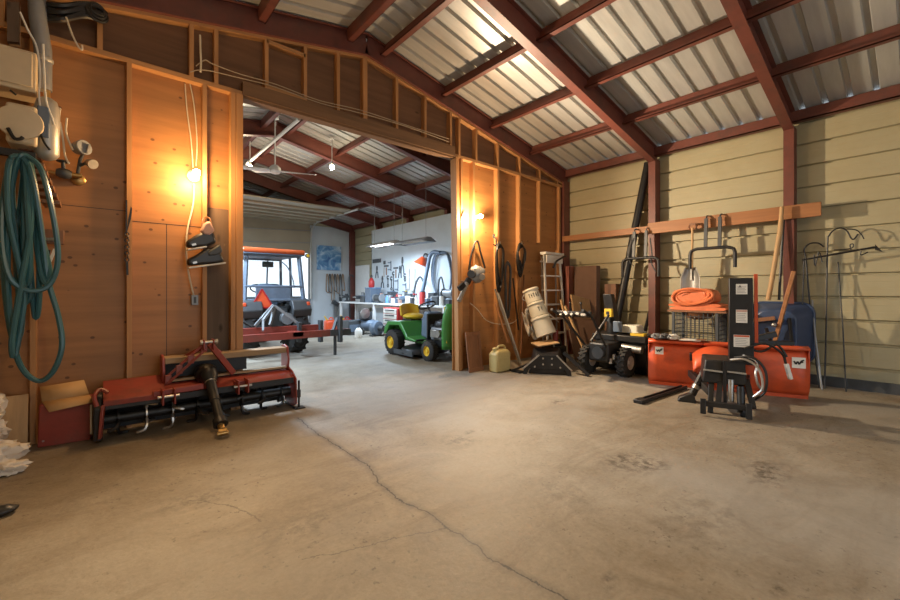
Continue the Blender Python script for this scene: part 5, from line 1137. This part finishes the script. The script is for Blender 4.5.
# scoop shovel
t = thing('scoop_shovel', 'aluminium scoop shovel hung blade down above the orange tarp', 'shovel', at(696, 290, X=7.0))
top, mid, bot = at(692.5, 228, X=7.02), at(692, 270, X=7.06), at(696, 289, X=7.0)
MB().tube([top, mid], .017, 8).build('shaft', M['palewood'], t)
MB().torus(top + V((0, 0, .02)), (1, 0, 0), .05, .013, 16, 6).beam(top + V((0, -.045, .06)), top + V((0, .045, .06)), .025, .025).build('grip', M['brownwood'], t)
cz = mid.z - .20
b = MB().grid(lambda i, j: (7.04 - .10 * (1 - (2 * i - 1) ** 2) * (.35 + .65 * (1 - j)) * .0 - .07 * ((2 * i - 1) ** 2) + .02 * j, mid.y - .14 * (2 * i - 1) * (1 - .45 * max(0, j - .6) / .4) , mid.z - .36 + .40 * j), 12, 10)
b.build('scoop', mat('worn_scoop', (.24, .23, .21), .4, .4, .15), t, solid=.006)
b = MB().prism([(0, 0), (.03, 0), (.02, .2), (.01, .2)], mid + V((-.02, -.015, -.16)), (0, 1, 0), (0, 0, 1), (-.02, 0, 0)); b.build('socket', M['alu'], t)
# clubs and handles near the second column
solo(MB().tube([at(768, 300, X=6.95), at(772, 280, X=6.98), at(780, 232, X=7.0), at(782, 207, X=7.02)], [.03, .028, .03, .024], 10), 'fence_post', M['palewood'], 'pale round wooden post standing before the far red column', 'post')
solo(MB().tube([at(779, 300, X=7.05), at(781, 262, X=7.1), at(784, 214, X=7.15)], .016, 8), 'pole', M['black'], 'dark slim handle right of the pale round post', 'handle')
# wire crate with orange tarp
cx0, cx1 = 6.62, 7.0
a, c = at(677, 310, X=6.75), at(720, 345, X=6.75)
ya, yb = a.y, c.y; zt = a.z - .02
t = thing('wire_crate', 'tall dark wire crate standing behind the orange plow blade', 'crate', (6.82, (ya + yb) / 2, 0))
for x in (cx0, cx1):
    for y in (ya, yb): MB().box(x - .018, x + .018, y - .018, y + .018, 0, zt).build('corner_post', M['dkgrey'], t)
for y0_, y1_, x0_, x1_, nm in ((yb, ya, cx0, cx0, 'front_grid'), (yb, ya, cx1, cx1, 'back_grid')):
    b = MB()
    for k in range(11): y = y0_ + (y1_ - y0_) * k / 10; b.box(x0_ - .004, x0_ + .004, y - .004, y + .004, .25, zt)
    for k in range(12): z = .25 + (zt - .25) * k / 11; b.box(x0_ - .004, x0_ + .004, y0_, y1_, z - .004, z + .004)
    b.build(nm, M['dkgrey'], t)
for y in (yb, ya):
    b = MB()
    for k in range(8): x = cx0 + (cx1 - cx0) * k / 7; b.box(x - .004, x + .004, y - .004, y + .004, .25, zt)
    for k in range(12): z = .25 + (zt - .25) * k / 11; b.box(cx0, cx1, y - .004, y + .004, z - .004, z + .004)
    b.build('side_grid', M['dkgrey'], t)
MB().box(cx0 - .03, cx1 + .03, yb - .12, ya + .08, zt, zt + .025).build('top_shelf', M['brownwood'], t)
MB().lathe([(.02, 0), (.16, .03), (.2, .1), (.21, .11)], (6.8, (ya + yb) / 2, zt - .12), n=22).build('hanging_bowl', M['brownwood'], t)
t = thing('tarp', 'folded orange tarp rolled on top of the wire crate', 'tarp', (6.8, (ya + yb) / 2, zt + .026))
z0 = zt + .027; cyy = (ya + yb) / 2
def fold(y0_, y1_, x0_, x1_, zb_, th, amp, seed):
    b = MB()
    def fn(i, j):
        an = 2 * math.pi * i; ca, sa = math.cos(an), math.sin(an)
        yy = (y0_ + y1_) / 2 + (y1_ - y0_) / 2 * (abs(ca) ** .55 * (1 if ca > 0 else -1)); zz = zb_ + th / 2 + th / 2 * (abs(sa) ** .6 * (1 if sa > 0 else -1))
        xx = x0_ + (x1_ - x0_) * j; nn = noise.noise(V((yy * 7 + seed, xx * 7, zz * 9)))
        return (xx + amp * nn * .6, yy + amp * nn, zz + amp * .6 * noise.noise(V((yy * 9, xx * 8 + seed, 3))) * (1 if sa > 0 else .2))
    b.grid(fn, 30, 10); n_ = len(b.v); b.f.append(tuple(range(0, 30))); b.f.append(tuple(range(n_ - 31, n_ - 1))); return b
fold(cyy - .40, cyy + .34, 6.62, 7.0, z0, .055, .02, 1).build('lower_fold', M['tarp'], t)
fold(cyy - .33, cyy + .36, 6.64, 7.0, z0 + .05, .05, .025, 5).build('lower_fold', M['tarp'], t)
b = MB()
for k in range(5):
    r_ = 1 - k * .19; n_ = 26
    b.tube([V((6.60 + .02 * k + .015 * math.sin(a_ * 3 + k), cyy + .03 + .27 * r_ * math.cos(a_), z0 + .205 + (.115 * r_) * math.sin(a_) + .012 * math.sin(2 * a_ + k) + .03 * math.cos(a_) * -.6)) for a_ in [2 * math.pi * q / n_ for q in range(n_)]], .018, 6, True)
b.build('rolled_edge', M['tarp'], t)
fold(cyy - .24, cyy + .30, 6.62, 6.96, z0 + .09, .23, .02, 8).build('roll', M['tarp'], t)
# ================================================================== SNOW THROWER (black)
t = thing('snow_blower', 'black walk behind snow blower with two wheels facing the right wall', 'snow blower', (5.95, 3.05, 0))
def wheelY(c, r, w_, sd, name):
    a = V((0, 1, 0)); b = MB().lathe([(r * .5, -w_ / 2), (r * .8, -w_ / 2), (r * .96, -w_ * .36), (r, -w_ * .1), (r, w_ * .1), (r * .96, w_ * .36), (r * .8, w_ / 2), (r * .5, w_ / 2)], c, a, 26, False)
    for k in range(18):
        for s_ in (-1, 1):
            th = 2 * math.pi * (k + (.5 if s_ > 0 else 0)) / 18; d0 = V((math.cos(th), 0, math.sin(th))); th2 = th + .15; d1 = V((math.cos(th2), 0, math.sin(th2)))
            b.beam(c + d0 * r * .98 + a * s_ * w_ * .45, c + d1 * r * .99 + a * s_ * w_ * .05, .025, .03, d0)
    wh = b.build(name, M['rubber'], t)
    MB().lathe([(r * .56, w_ * .30), (r * .56, w_ * .46), (r * .50, w_ * .46), (r * .42, w_ * .3), (r * .22, w_ * .26), (r * .16, w_ * .46), (.006, w_ * .48)], c, a * sd, 22).build('rim', mat('pale_rim', (.50, .42, .37), .5), wh)
wheelY(V((5.92, 2.86, .21)), .21, .14, -1, 'wheel'); wheelY(V((5.80, 3.40, .21)), .21, .14, -1, 'wheel')
MB().cyl((5.92, 2.86, .21), (5.80, 3.40, .21), .03).build('axle', M['brass'], t)
bd = MB().box(5.62, 6.15, 2.98, 3.30, .22, .50).build('engine_body', M['black'], t, bevel=.03)
MB().cyl((5.62, 3.12, .36), (5.56, 3.12, .36), .09).build('engine_cover', M['dkgrey'], bd)
MB().box(5.66, 5.80, 2.95, 3.0, .20, .28).box(5.70, 5.76, 2.93, 2.97, .26, .34).build('gearbox', M['steel'], bd, bevel=.01)
yy0, yy1 = 2.64, 3.45
hz = [(6.10, .52), (6.14, .60), (6.36, .62), (6.62, .56), (6.66, .50), (6.42, .46), (6.28, .33), (6.30, .14), (6.50, .02), (6.20, .02), (6.10, .18)]
MB().prism(hz, (0, yy0, 0), (1, 0, 0), (0, 0, 1), (0, yy1 - yy0, 0)).build('auger_housing', M['black'], t, bevel=.01)
for y in (yy0 - .012, yy1): MB().prism([(6.10, .02), (6.10, .55), (6.62, .58), (6.72, .40), (6.72, .02)], (0, y, 0), (1, 0, 0), (0, 0, 1), (0, .012, 0)).build('side_plate', M['black'], t, bevel=.004)
MB().cyl((6.46, yy0, .26), (6.46, yy1, .26), .03).build('auger_shaft', M['black'], t)
MB().cyl((6.0, yy0 + .02, .40), (6.0, yy0 + .32, .42), .055, n=18).build('chrome_cylinder', M['steel'], t)
MB().box(6.05, 6.16, 2.66, 2.86, .60, .635).build('warning_label', M['yellowlabel'], t)
MB().box(6.085, 6.125, 2.70, 2.82, .635, .637).build('warning_print', M['ink'], t)
MB().box(5.98, 6.10, 2.60, 3.45, .50, .60).build('cowl', M['black'], t, bevel=.015)
# its handles and dash
hb = [(5.62, 3.02, .45), (5.30, 3.10, .98)], [(5.62, 3.36, .45), (5.22, 3.56, .98)]
for h in hb: MB().tube([h[0], h[1]], .018, 8).build('handle_tube', M['black'], t)
dsh = MB().obox((5.30, 3.33, .93), (.16, .52, .06), 0, .25, .2).build('dashboard', M['black'], t, bevel=.01)
for k in range(2):
    q = V((5.30 + .0 * k, 3.22 + .18 * k, .96)); MB().tube([q, q + V((-.02, 0, .12))], .008, 6).ell(q + V((-.02, 0, .13)), (.018, .018, .022), 10, 8).build('lever', M['black'], dsh)
b = MB()
for k in range(5): b.obox((5.205, 3.13 + .095 * k, .925 + .012 * (k % 2)), (.05, .07 - .02 * (k % 3), .035), .3 * k, .5, .2)
tag(b.build('knobs', M['steel'], dsh), kind='stuff')
for h in hb: MB().tube([V(h[1]) + V((.02, 0, -.06)), V(h[1]) + V((-.17, .0, .02))], .022, 8).build('grip', M['rubber'], t)
MB().tube(catmull([(5.7, 3.3, .5), (5.85, 3.2, .75), (5.95, 3.15, .9)], 4), .02, 8).build('crank_rod', M['black'], t)
chu = MB().lathe([(.10, 0), (.10, .12), (.085, .20)], (6.22, 3.22, .60), (0, 0, 1), 18).build('chute', M['black'], t)
MB().hexa([(6.14, 3.14, .78), (6.30, 3.14, .78), (6.30, 3.30, .78), (6.14, 3.30, .78), (6.08, 3.18, 1.22), (6.16, 3.16, 1.22), (6.16, 3.32, 1.22), (6.08, 3.32, 1.22)]).build('deflector', M['black'], chu, bevel=.01)
MB().box(6.06, 6.13, 3.02, 3.14, .635, .80).build('fuel_cap_tower', M['slate'], t, bevel=.01)
q = at(609, 318, X=6.10); MB().box(6.06, 6.13, q.y - .06, q.y + .06, .86, .99).build('yellow_tag', M['yellowlabel'], t, bevel=.004)
MB().box(6.055, 6.06, q.y - .025, q.y + .025, .90, .95).build('tag_print', M['ink'], t)
MB().box(6.07, 6.12, q.y - .02, q.y + .02, .79, .86).build('tag_stem', M['dkgrey'], t)
c = at(624, 333, X=6.25)
t = thing('white_tub', 'pale upturned plastic tub on the snow blower housing', 'tub', (6.28, 2.98, .622))
MB().hexa([(6.17, 2.80, .622), (6.42, 2.80, .622), (6.42, 3.08, .622), (6.17, 3.08, .622), (6.19, 2.82, .745), (6.40, 2.82, .745), (6.40, 3.06, .745), (6.19, 3.06, .745)]).build('tub', M['paleplastic'], t, bevel=.025)
MB().box(6.155, 6.435, 2.785, 3.095, .623, .645).build('rim', M['paleplastic'], t, bevel=.008)
# wooden crate lid and planks by the handles
leaner('plywood_sheet', (583, 318), 4.05, (580, 297), 4.15, .62, .03, 'palewood', 'brown wooden panel propped behind the snow blower dashboard', 'panel')
leaner('plank', (585, 352), 3.55, (565, 306), 3.95, .05, .03, 'palewood', 'pale plank leaning by the snow blower, right of the pair', 'plank')
leaner('plank', (568, 330), 3.9, (561, 300), 4.15, .05, .03, 'palewood', 'pale plank leaning by the snow blower, left of the pair', 'plank')
leaner('dark_board', (580, 362), 4.0, (571, 318), 4.3, .34, .03, 'cardboard_dark', 'dark board leaning low behind the pale planks', 'board')
q = at(562, 350, Y=4.1)
t = thing('dark_machine', 'dark small engine sitting low beside the pale step ladder', 'engine', (5.85, 4.1, 0))
MB().box(5.72, 6.05, 3.95, 4.25, 0, .34).build('base', M['black'], t, bevel=.03); MB().lathe([(.13, 0), (.14, .05), (.1, .1)], (5.88, 4.1, .34), n=18).build('cover', M['black'], t); MB().cyl((5.78, 4.0, .40), (5.78, 4.0, .62), .05).build('filter', M['redpaint'], t)
MB().tube(catmull([(5.76, 4.0, .3), (5.64, 3.98, .55), (5.72, 3.98, .66), (5.84, 4.0, .45)], 4), .014, 6).build('handle', M['steel'], t)
# ================================================================== PLOW BLADE
BL, BR = V((5.68, 2.43, 0)), V((6.255, .85, 0))
e1 = (BR - BL).normalized(); e2 = V((-e1.y, e1.x, 0)); e2 = e2 if e2.x > 0 else -e2   # e2: away from us
BM = (BL + BR) / 2; HB = (BR - BL).length / 2
def B(x, y, z): return BM + e1 * x + e2 * y + V((0, 0, z))
t = thing('plow_blade', 'orange snow plow blade with black hitch standing before the right wall', 'snow plow', BM)
def bladeprof(x0, x1, nm):
    pr = [(.05, .02), (.0, .10), (-.015, .25), (-.01, .42), (.03, .53), (.06, .575), (.075, .61), (.03, .615), (-.05, .60), (-.055, .575)]
    full = pr + [(a - .02 if i < 8 else a, b) for i, (a, b) in reversed(list(enumerate(pr[:8])))] if False else pr
    b = MB()
    b.grid(lambda i, j: B(x0 + (x1 - x0) * i, pr[round(j * (len(pr) - 1))][0], pr[round(j * (len(pr) - 1))][1]), 6, len(pr) - 1)
    return b.build(nm, M['orange'], t, solid=.012)
bladeprof(-HB, -.20, 'left_wing'); bladeprof(.16, HB, 'right_wing')
bladeprof(-.24, .2, 'centre_panel')
for x in (-HB, HB): MB().prism([(.06, .02), (.0, .10), (-.02, .25), (-.015, .42), (.0, .60), (.08, .62), (.09, .3)], B(x, 0, 0) - e1 * .006, e2, (0, 0, 1), e1 * .012).build('end_plate', M['orange'], t, bevel=.004)
MB().beam(B(-HB, .04, .03), B(HB, .04, .03), .02, .10).build('cutting_edge', M['orange'], t)
# orange shroud over the hitch
b = MB().grid(lambda i, j: B(-.33 + .5 * i, -.05 - .30 * math.sin(math.pi * .5 * j), .57 - .19 * (1 - math.cos(math.pi * .5 * j)) - .22 * (2 * i - 1) ** 2 * .5), 12, 8)
b.build('shroud', M['orange'], t, solid=.014)
# stickers
def sticker(x, z, w_, h_, y=-.035):
    s_ = MB().hexa([B(x + a, y + c_, z + q) for c_ in (0, .006) for a, q in ((-w_ / 2, -h_ / 2), (w_ / 2, -h_ / 2), (w_ / 2, h_ / 2), (-w_ / 2, h_ / 2))]).build('sticker', M['sticker'], t)
    b = MB(); k = w_ * .42
    def bar(p, q, th): b.beam(B(x + p[0] * k, y - .002, z + p[1] * h_ * .42), B(x + q[0] * k, y - .002, z + q[1] * h_ * .42), th, .002, e2)
    for p, q in (((-.85, .35), (-.55, -.35)), ((-.55, -.35), (-.2, .3)), ((-.2, .3), (0.05, -.35)), ((.05, -.35), (.45, .45)), ((.45, .45), (.9, .65)), ((.2, .12), (.75, .2))): bar(p, q, w_ * .13)
    b.build('emblem', M['ink'], s_)
sticker(-HB + .13, .47, .10, .10); sticker(HB - .10, .43, .125, .125)
# hitch: A frame, coupler, hoses, tower
for s_ in (-1, 1):
    MB().beam(B(s_ * .30 - .05, -.02, .20), B(-.06 + s_ * .13, -1.05, .20), .06, .08).build('push_arm', M['black'], t, bevel=.006)
MB().beam(B(-.36, -.05, .42), B(.32, -.05, .42), .09, .10).build('cross_tube', M['black'], t, bevel=.008)
MB().hexa([B(-.27, -1.10, .30), B(.12, -1.10, .30), B(.12, -.7, .34), B(-.27, -.7, .34), B(-.24, -1.06, .54), B(.11, -1.06, .54), B(.12, -.6, .54), B(-.25, -.6, .54)]).build('coupler_box', M['black'], t, bevel=.015)
for x0_, x1_ in ((-.26, -.09), (-.05, .11)): MB().beam(B(x0_, -1.115, .44), B(x1_, -1.115, .43), .035, .012, (0, 0, 1)).build('chrome_strip', M['alu'], t)
MB().beam(B(-.07, -1.125, .10), B(-.07, -1.115, .55), .035, .03, e1).build('centre_post', M['black'], t)
for x in (-.20, .08): MB().beam(B(x, -1.15, .0), B(x * .9, -1.02, .34), .05, .05, e1).build('stand_leg', M['black'], t, bevel=.005)
MB().beam(B(-.27, -1.26, .12), B(.11, -1.26, .12), .06, .05).build('lower_bar', M['black'], t, bevel=.005)
for x in (-.27, .11): MB().beam(B(x, -1.30, .02), B(x, -1.28, .17), .03, .05, e1).build('lug', M['black'], t, bevel=.004)
MB().cyl(B(-.02, -1.14, .14), B(-.02, -1.12, .36), .028, n=12).build('ram', M['steel'], t)
MB().cyl(B(.06, -1.2, .05), B(.06, -1.14, .3), .035, n=12).build('jack', M['black'], t)
MB().beam(B(-.14, -1.25, .12), B(-.10, -1.05, .36), .03, .05, e1).beam(B(.15, -1.25, .12), B(.12, -1.05, .36), .03, .05, e1).build('brace', M['black'], t)
for k, pts in enumerate([[(-.02, -1.10, .56), (.10, -1.16, .58), (.20, -1.2, .5), (.23, -1.2, .32), (.16, -1.18, .22)], [(.02, -1.05, .58), (.16, -1.12, .60), (.26, -1.14, .48), (.26, -1.14, .28), (.18, -1.12, .18)], [(.1, -1.0, .6), (.2, -1.1, .56), (.18, -1.16, .45), (.2, -1.16, .34), (.24, -1.14, .28)], [(.12, -.9, .66), (.3, -.85, .72), (.45, -.8, .62), (.48, -.82, .5)], [(.1, -.8, .68), (.28, -.75, .62), (.42, -.72, .70), (.5, -.75, .58)]]):
    MB().tube(catmull([B(*q) for q in pts], 5), .012, 7).build('hydraulic_hose', M['steel'] if k in (0, 2) else M['black'], t)
MB().beam(B(.48, -.82, .52), B(.52, -.80, .36), .035, .035).build('connector_plug', M['sticker'], t, bevel=.006)
MB().beam(B(.1, -.7, .70), B(.44, -.55, .80), .05, .06).build('lift_arm', M['black'], t, bevel=.006); MB().beam(B(.0, -.8, .72), B(.6, -.5, .70), .04, .05).build('side_bar', M['black'], t, bevel=.006)
tx = .10
tw = MB().hexa([B(tx - .11, -.86, .52), B(tx + .11, -.86, .52), B(tx + .11, -.74, .52), B(tx - .11, -.74, .52), B(tx - .11, -.86, 1.41), B(tx + .10, -.86, 1.41), B(tx + .10, -.78, 1.41), B(tx - .11, -.78, 1.41)]).build('tower', M['black'], t, bevel=.008)
for z, w_, h_, hd in ((1.29, .10, .11, 0), (1.00, .10, .14, 1), (.735, .14, .13, 2)):
    lb = MB().hexa([B(tx + .0 + a, -.868 + c_, z + q) for c_ in (0, .006) for a, q in ((-w_ / 2, -h_ / 2), (w_ / 2, -h_ / 2), (w_ / 2, h_ / 2), (-w_ / 2, h_ / 2))]).build('label_plate', M['sticker'], tw)
    b = MB()
    for k in range(5): b.beam(B(tx - w_ * .4, -.8695, z + h_ * (.22 - .14 * k)), B(tx + w_ * (.38 - .1 * (k % 2)), -.8695, z + h_ * (.22 - .14 * k)), .005, .001, e2)
    b.build('print_lines', M['greyink'], lb)
    if hd: MB().beam(B(tx - w_ * .48, -.870, z + h_ * .41), B(tx + w_ * .48, -.870, z + h_ * .41), h_ * .14, .001, e2).build('header_strip', M['redink'] if hd == 2 else M['pink'], lb)
    else: b2 = MB().prism([(0, .0), (.03, .0), (.015, .026)], B(tx - .03, -.8695, z + .018), e1, (0, 0, 1), e2 * .001).build('warning_mark', M['ink'], lb)
MB().beam(B(tx + .135, -.80, .72), B(tx + .13, -.80, 1.45), .03, .03, e1).build('marker_stake', M['orange'], t)
MB().tube(catmull([B(-.20, -.70, .42), B(-.27, -.72, .26), B(-.35, -.745, .08)], 4), .04, 8).build('kick_leg', M['black'], t)
MB().tube([B(-.30, -.728, .195), B(-.318, -.733, .155)], .045, 10).build('leg_collar', M['steel'], t)
MB().hexa([B(-.50, -.82, .0), B(-.31, -.82, .0), B(-.31, -.68, .0), B(-.50, -.68, 0), B(-.48, -.80, .05), B(-.34, -.80, .12), B(-.34, -.70, .12), B(-.48, -.70, .05)]).build('leg_shoe', M['black'], t, bevel=.012)
t = thing('skid_bar', 'long black steel bar lying on the floor left of the plow hitch', 'bar', at(660, 397, Z=0))
a, c = at(641, 401, Z=.02), at(684, 387, Z=.02); a.z = c.z = .022
d = (c - a).normalized(); s_ = V((-d.y, d.x, 0))
MB().beam(a + s_ * .03, c + s_ * .03, .022, .04).build('bar', M['black'], t, bevel=.004); MB().beam(a - s_ * .03, c - s_ * .03, .022, .04).build('bar', M['black'], t, bevel=.004)
MB().obox(a + V((0, 0, 0)), (.14, .11, .043), 0, 0, math.atan2(d.y, d.x)).build('foot', M['black'], t, bevel=.008)
# rags and papers lying on the blade
t = thing('work_gloves', 'crumpled grey work gloves lying on the left end of the orange blade', 'gloves', B(-HB + .22, .01, .622))
for k, (x, m_) in enumerate(((.10, 'grey'), (.20, 'dkgrey'), (.30, 'sticker'))):
    c = B(-HB + x, .01, .622 + .035); b = lump((0, 0, .3), (.085, .07, .04), 20 + k, 16, 10, .35); b.v = [q + c - V((0, 0, .3)) for q in b.v]; b.build('glove', M[m_], t)
for k in range(3):
    c = B(-HB + .08 + .09 * k, -.05, .67); MB().tube(catmull([c, c + V((-.04, 0, .01)), c + V((-.07, 0, -.02))], 4), .012, 6).build('finger', M['grey'], t)
t = thing('booklet', 'worn booklet lying open on top of the orange blade', 'booklet', B(-.30, .01, .62))
MB().hexa([B(-.48 + a, c_, .622 + q) for q in (0, .015) for a, c_ in ((0, -.06), (.24, -.06), (.26, .10), (.02, .10))]).build('pages', M['sticker'], t, bevel=.003)
MB().hexa([B(-.30 + a, c_ - .02, .638 + q) for q in (0, .004) for a, c_ in ((0, -.04), (.1, -.06), (.14, .10), (.04, .10))]).build('cover', M['brownwood'], t)
# ================================================================== WHEELBARROW (blue)
t = thing('wheelbarrow', 'blue tub wheelbarrow tipped up against the right wall behind the plow', 'wheelbarrow', (6.9, 1.3, 0))
ya, yb, zt = 1.62, .93, at(775, 303, X=6.95).z
def ring(y0_, y1_, z0_, z1_, x, r, n_=6):
    pts = []
    for cy_, cz_, a0 in ((y1_ + r, z0_ + r, math.pi), (y0_ - r, z0_ + r, 1.5 * math.pi), (y0_ - r, z1_ - r, 0), (y1_ + r, z1_ - r, .5 * math.pi)):
        for k in range(n_ + 1):
            an = a0 + k / n_ * math.pi / 2; pts.append(V((x, cy_ + r * math.cos(an), cz_ + r * math.sin(an))))
    return pts
rs = [ring(ya, yb, .30, zt, 7.20, .14), ring(ya - .01, yb + .01, .31, zt - .01, 7.18, .14), ring(ya - .10, yb + .10, .38, zt - .06, 6.93, .16), ring(ya - .13, yb + .13, .42, zt - .10, 6.87, .14)]
b = MB(); n_ = len(rs[0])
for r_ in rs: b.v += r_
for i in range(3):
    for k in range(n_): b.f.append((i * n_ + k, i * n_ + (k + 1) % n_, (i + 1) * n_ + (k + 1) % n_, (i + 1) * n_ + k))
b.f.append(tuple(3 * n_ + k for k in range(n_))); b.build('tub', M['bluetub'], t, bevel=.01)
b = MB().tube(rs[0], .018, 8, True); b.build('tub_rim', M['bluetub'], t)
h0, h1 = at(779, 318, X=6.78), at(794, 271, X=6.74); h2 = at(774, 345, X=6.8)
MB().beam(h2, h1, .045, .05, (1, 0, 0)).build('handle', M['board'], t, bevel=.006)
MB().beam(V((6.80, 1.56, .45)), V((6.76, 1.60, 1.0)), .045, .05, (1, 0, 0)).build('handle', M['brownwood'], t, bevel=.006)
MB().beam(at(748, 321, X=6.8), at(775, 318, X=6.8), .03, .05).build('cross_brace', M['brownwood'], t)
MB().beam(at(766, 328, X=6.72), at(771, 343, X=6.8), .03, .03).build('leg', M['black'], t); MB().beam(at(789, 318, X=6.8), at(793, 350, X=6.84), .03, .03).build('leg', M['black'], t)
MB().ell(at(774, 325, X=6.74), (.03, .03, .03), 10, 8).build('bolt', M['steel'], t)
MB().torus((7.0, 1.28, .19), (0, 1, 0), .14, .045, 24, 10).build('tyre', M['rubber'], t); MB().cyl((7.0, 1.24, .19), (7.0, 1.32, .19), .11).build('hub', M['grey'], t)
MB().beam((6.93, 1.2, .19), (6.88, 1.15, .45), .03, .03).beam((6.93, 1.36, .19), (6.88, 1.4, .45), .03, .03).beam((6.93, 1.2, .19), (6.93, 1.36, .19), .02, .02).build('fork', M['black'], t)
# ================================================================== GARDEN HOOKS AT FAR RIGHT
def R(u, v, x=7.22): return at(u, v, X=x)
def hook(pts, r, label, x=7.22, kind='shepherd_hook', extra=None):
    ps = [R(u, v, x) for u, v in pts]; ps[0] = V((x - .12, ps[0].y, 0.004))
    t = thing(kind, label, 'garden hook', ps[0])
    MB().tube([ps[0]] + catmull(ps[1:], 5), r, 7).build('rod', M['black'], t)
    for e_ in extra or []: MB().tube(catmull([R(u, v, x) for u, v in e_], 5), r * .8, 6).build('scroll', M['black'], t)
    return t
hook([(826, 398), (826, 330), (827.5, 245), (829, 236), (834, 230), (841, 228), (847, 231), (851, 238), (854, 239), (858, 234)], .009, 'black wire garden hook with a curled top against the siding', extra=[[(847, 229), (856, 230), (861, 234), (864, 239)], [(834, 250), (848, 249), (853, 247), (853, 244), (850, 245), (851, 250)]])
hook([(821, 385), (812, 330), (806, 262), (804, 250), (809, 244), (818, 243), (824, 247)], .010, 'black garden hook with a low round bend behind the blue tub', 7.26)
t = thing('weather_vane', 'black rod with an arrow end crossing the garden hooks', 'rod', R(840, 258, 7.14))
p, q = R(802, 260, 7.14), R(875, 247, 7.14)
MB().tube([p, q], .013, 7).build('rod', M['black'], t); q2 = R(879, 249.5, 7.14); MB().prism([(0, -.035), (.09, 0), (0, .035)], q, (q2 - q).normalized(), (0, 0, 1), (.01, 0, 0)).build('arrow_head', M['black'], t)
MB().tube(catmull([R(861, 251, 7.14), R(861, 255, 7.14), R(868, 252, 7.14)], 4), .008, 6).build('prong', M['black'], t)
MB().tube(catmull([R(814, 255, 7.14), R(815, 266, 7.14), R(819, 252, 7.14), R(822, 262, 7.14)], 4), .008, 6).build('curl', M['black'], t)
MB().tube([R(804, 258, 7.14), V((7.2, R(804, 258, 7.14).y + .05, .0))], .009, 6).build('stake', M['black'], t)
solo(MB().tube([V((7.1, R(846, 398, 7.1).y, .004)), R(843, 330, 7.2), R(838, 262, 7.33)], .008, 6), 'thin_rod', M['black'], 'thin dark rod leaning on the siding right of the curled hook', 'rod')
solo(MB().tube([V((7.0, R(822, 392, 7.0).y, .004)), R(817, 350, 7.1), R(815, 335, 7.14), R(812, 300, 7.25)], .012, 6), 'hoe', M['grey'], 'grey hoe handle leaning beside the right end of the blade', 'handle')
# fill light: unseen bulb added on the front half of the shop, behind the camera
def fill_bulb(x, y, z, e, label):
    t = thing('hanging_bulb', label, 'lamp', (x, y, z))
    MB().lathe([(.05, roofz(x) - z - .03), (.05, roofz(x) - z - .05), (.01, roofz(x) - z - .07), (.01, .12), (.025, .1), (.025, .04)], (x, y, z), (0, 0, 1), 14).build('holder', M['white'], t)
    MB().ell((x, y, z), (.045, .045, .06), 14, 10).build('bulb', M['bulb2'], t)
    lamp('bulb_glow', (x, y, z - .12), e, (1, .76, .46), .06)
fill_bulb(1.2, -1.2, 3.7, 60, 'added unseen fill bulb hung from the roof behind the viewer')

GROUPS = {'pail': 'leaning stack of white pails', 'plank': 'planks beside the snow blower', 'steel_rail': 'steel rails leaning on the stud', 'fuel_can': 'fuel cans on the workshop floor', 'boot': 'pair of hung boots',
 'hanging_bulb': 'bulbs hung from the roof', 'bulb_holder': 'bulbs on the partition', 'shop_light': 'shop lights of the workshop', 'shepherd_hook': 'garden hooks at the right wall', 'handle_bar': 'handle bars hung on the boards',
 'cord_bundle': 'cord bundles on the studs', 'wall_board': 'boards across the columns', 'wrench': 'tools hung on the white wall', 'pliers': 'tools hung on the white wall', 'clamp': 'tools hung on the white wall',
 'hand_saw': 'tools hung on the white wall', 'square_ruler': 'tools hung on the white wall', 'hammer': 'tools hung on the white wall', 'paint_can': 'cans on the workbench', 'jar': 'jars on the workbench', 'parts_box': 'boxes on the workbench',
 'spray_bottle': 'bottles on the workbench', 'bench_grinder': 'grinders on the workbench', 'power_drill': 'drills on the workbench', 'cord': 'cords hung on the partition', 'cable': 'cables on the partition'}
for o in S.objects:
    if o.parent is None and 'label' in o and 'group' not in o:
        g_ = GROUPS.get(o.name.split('.')[0])
        if g_: o['group'] = g_
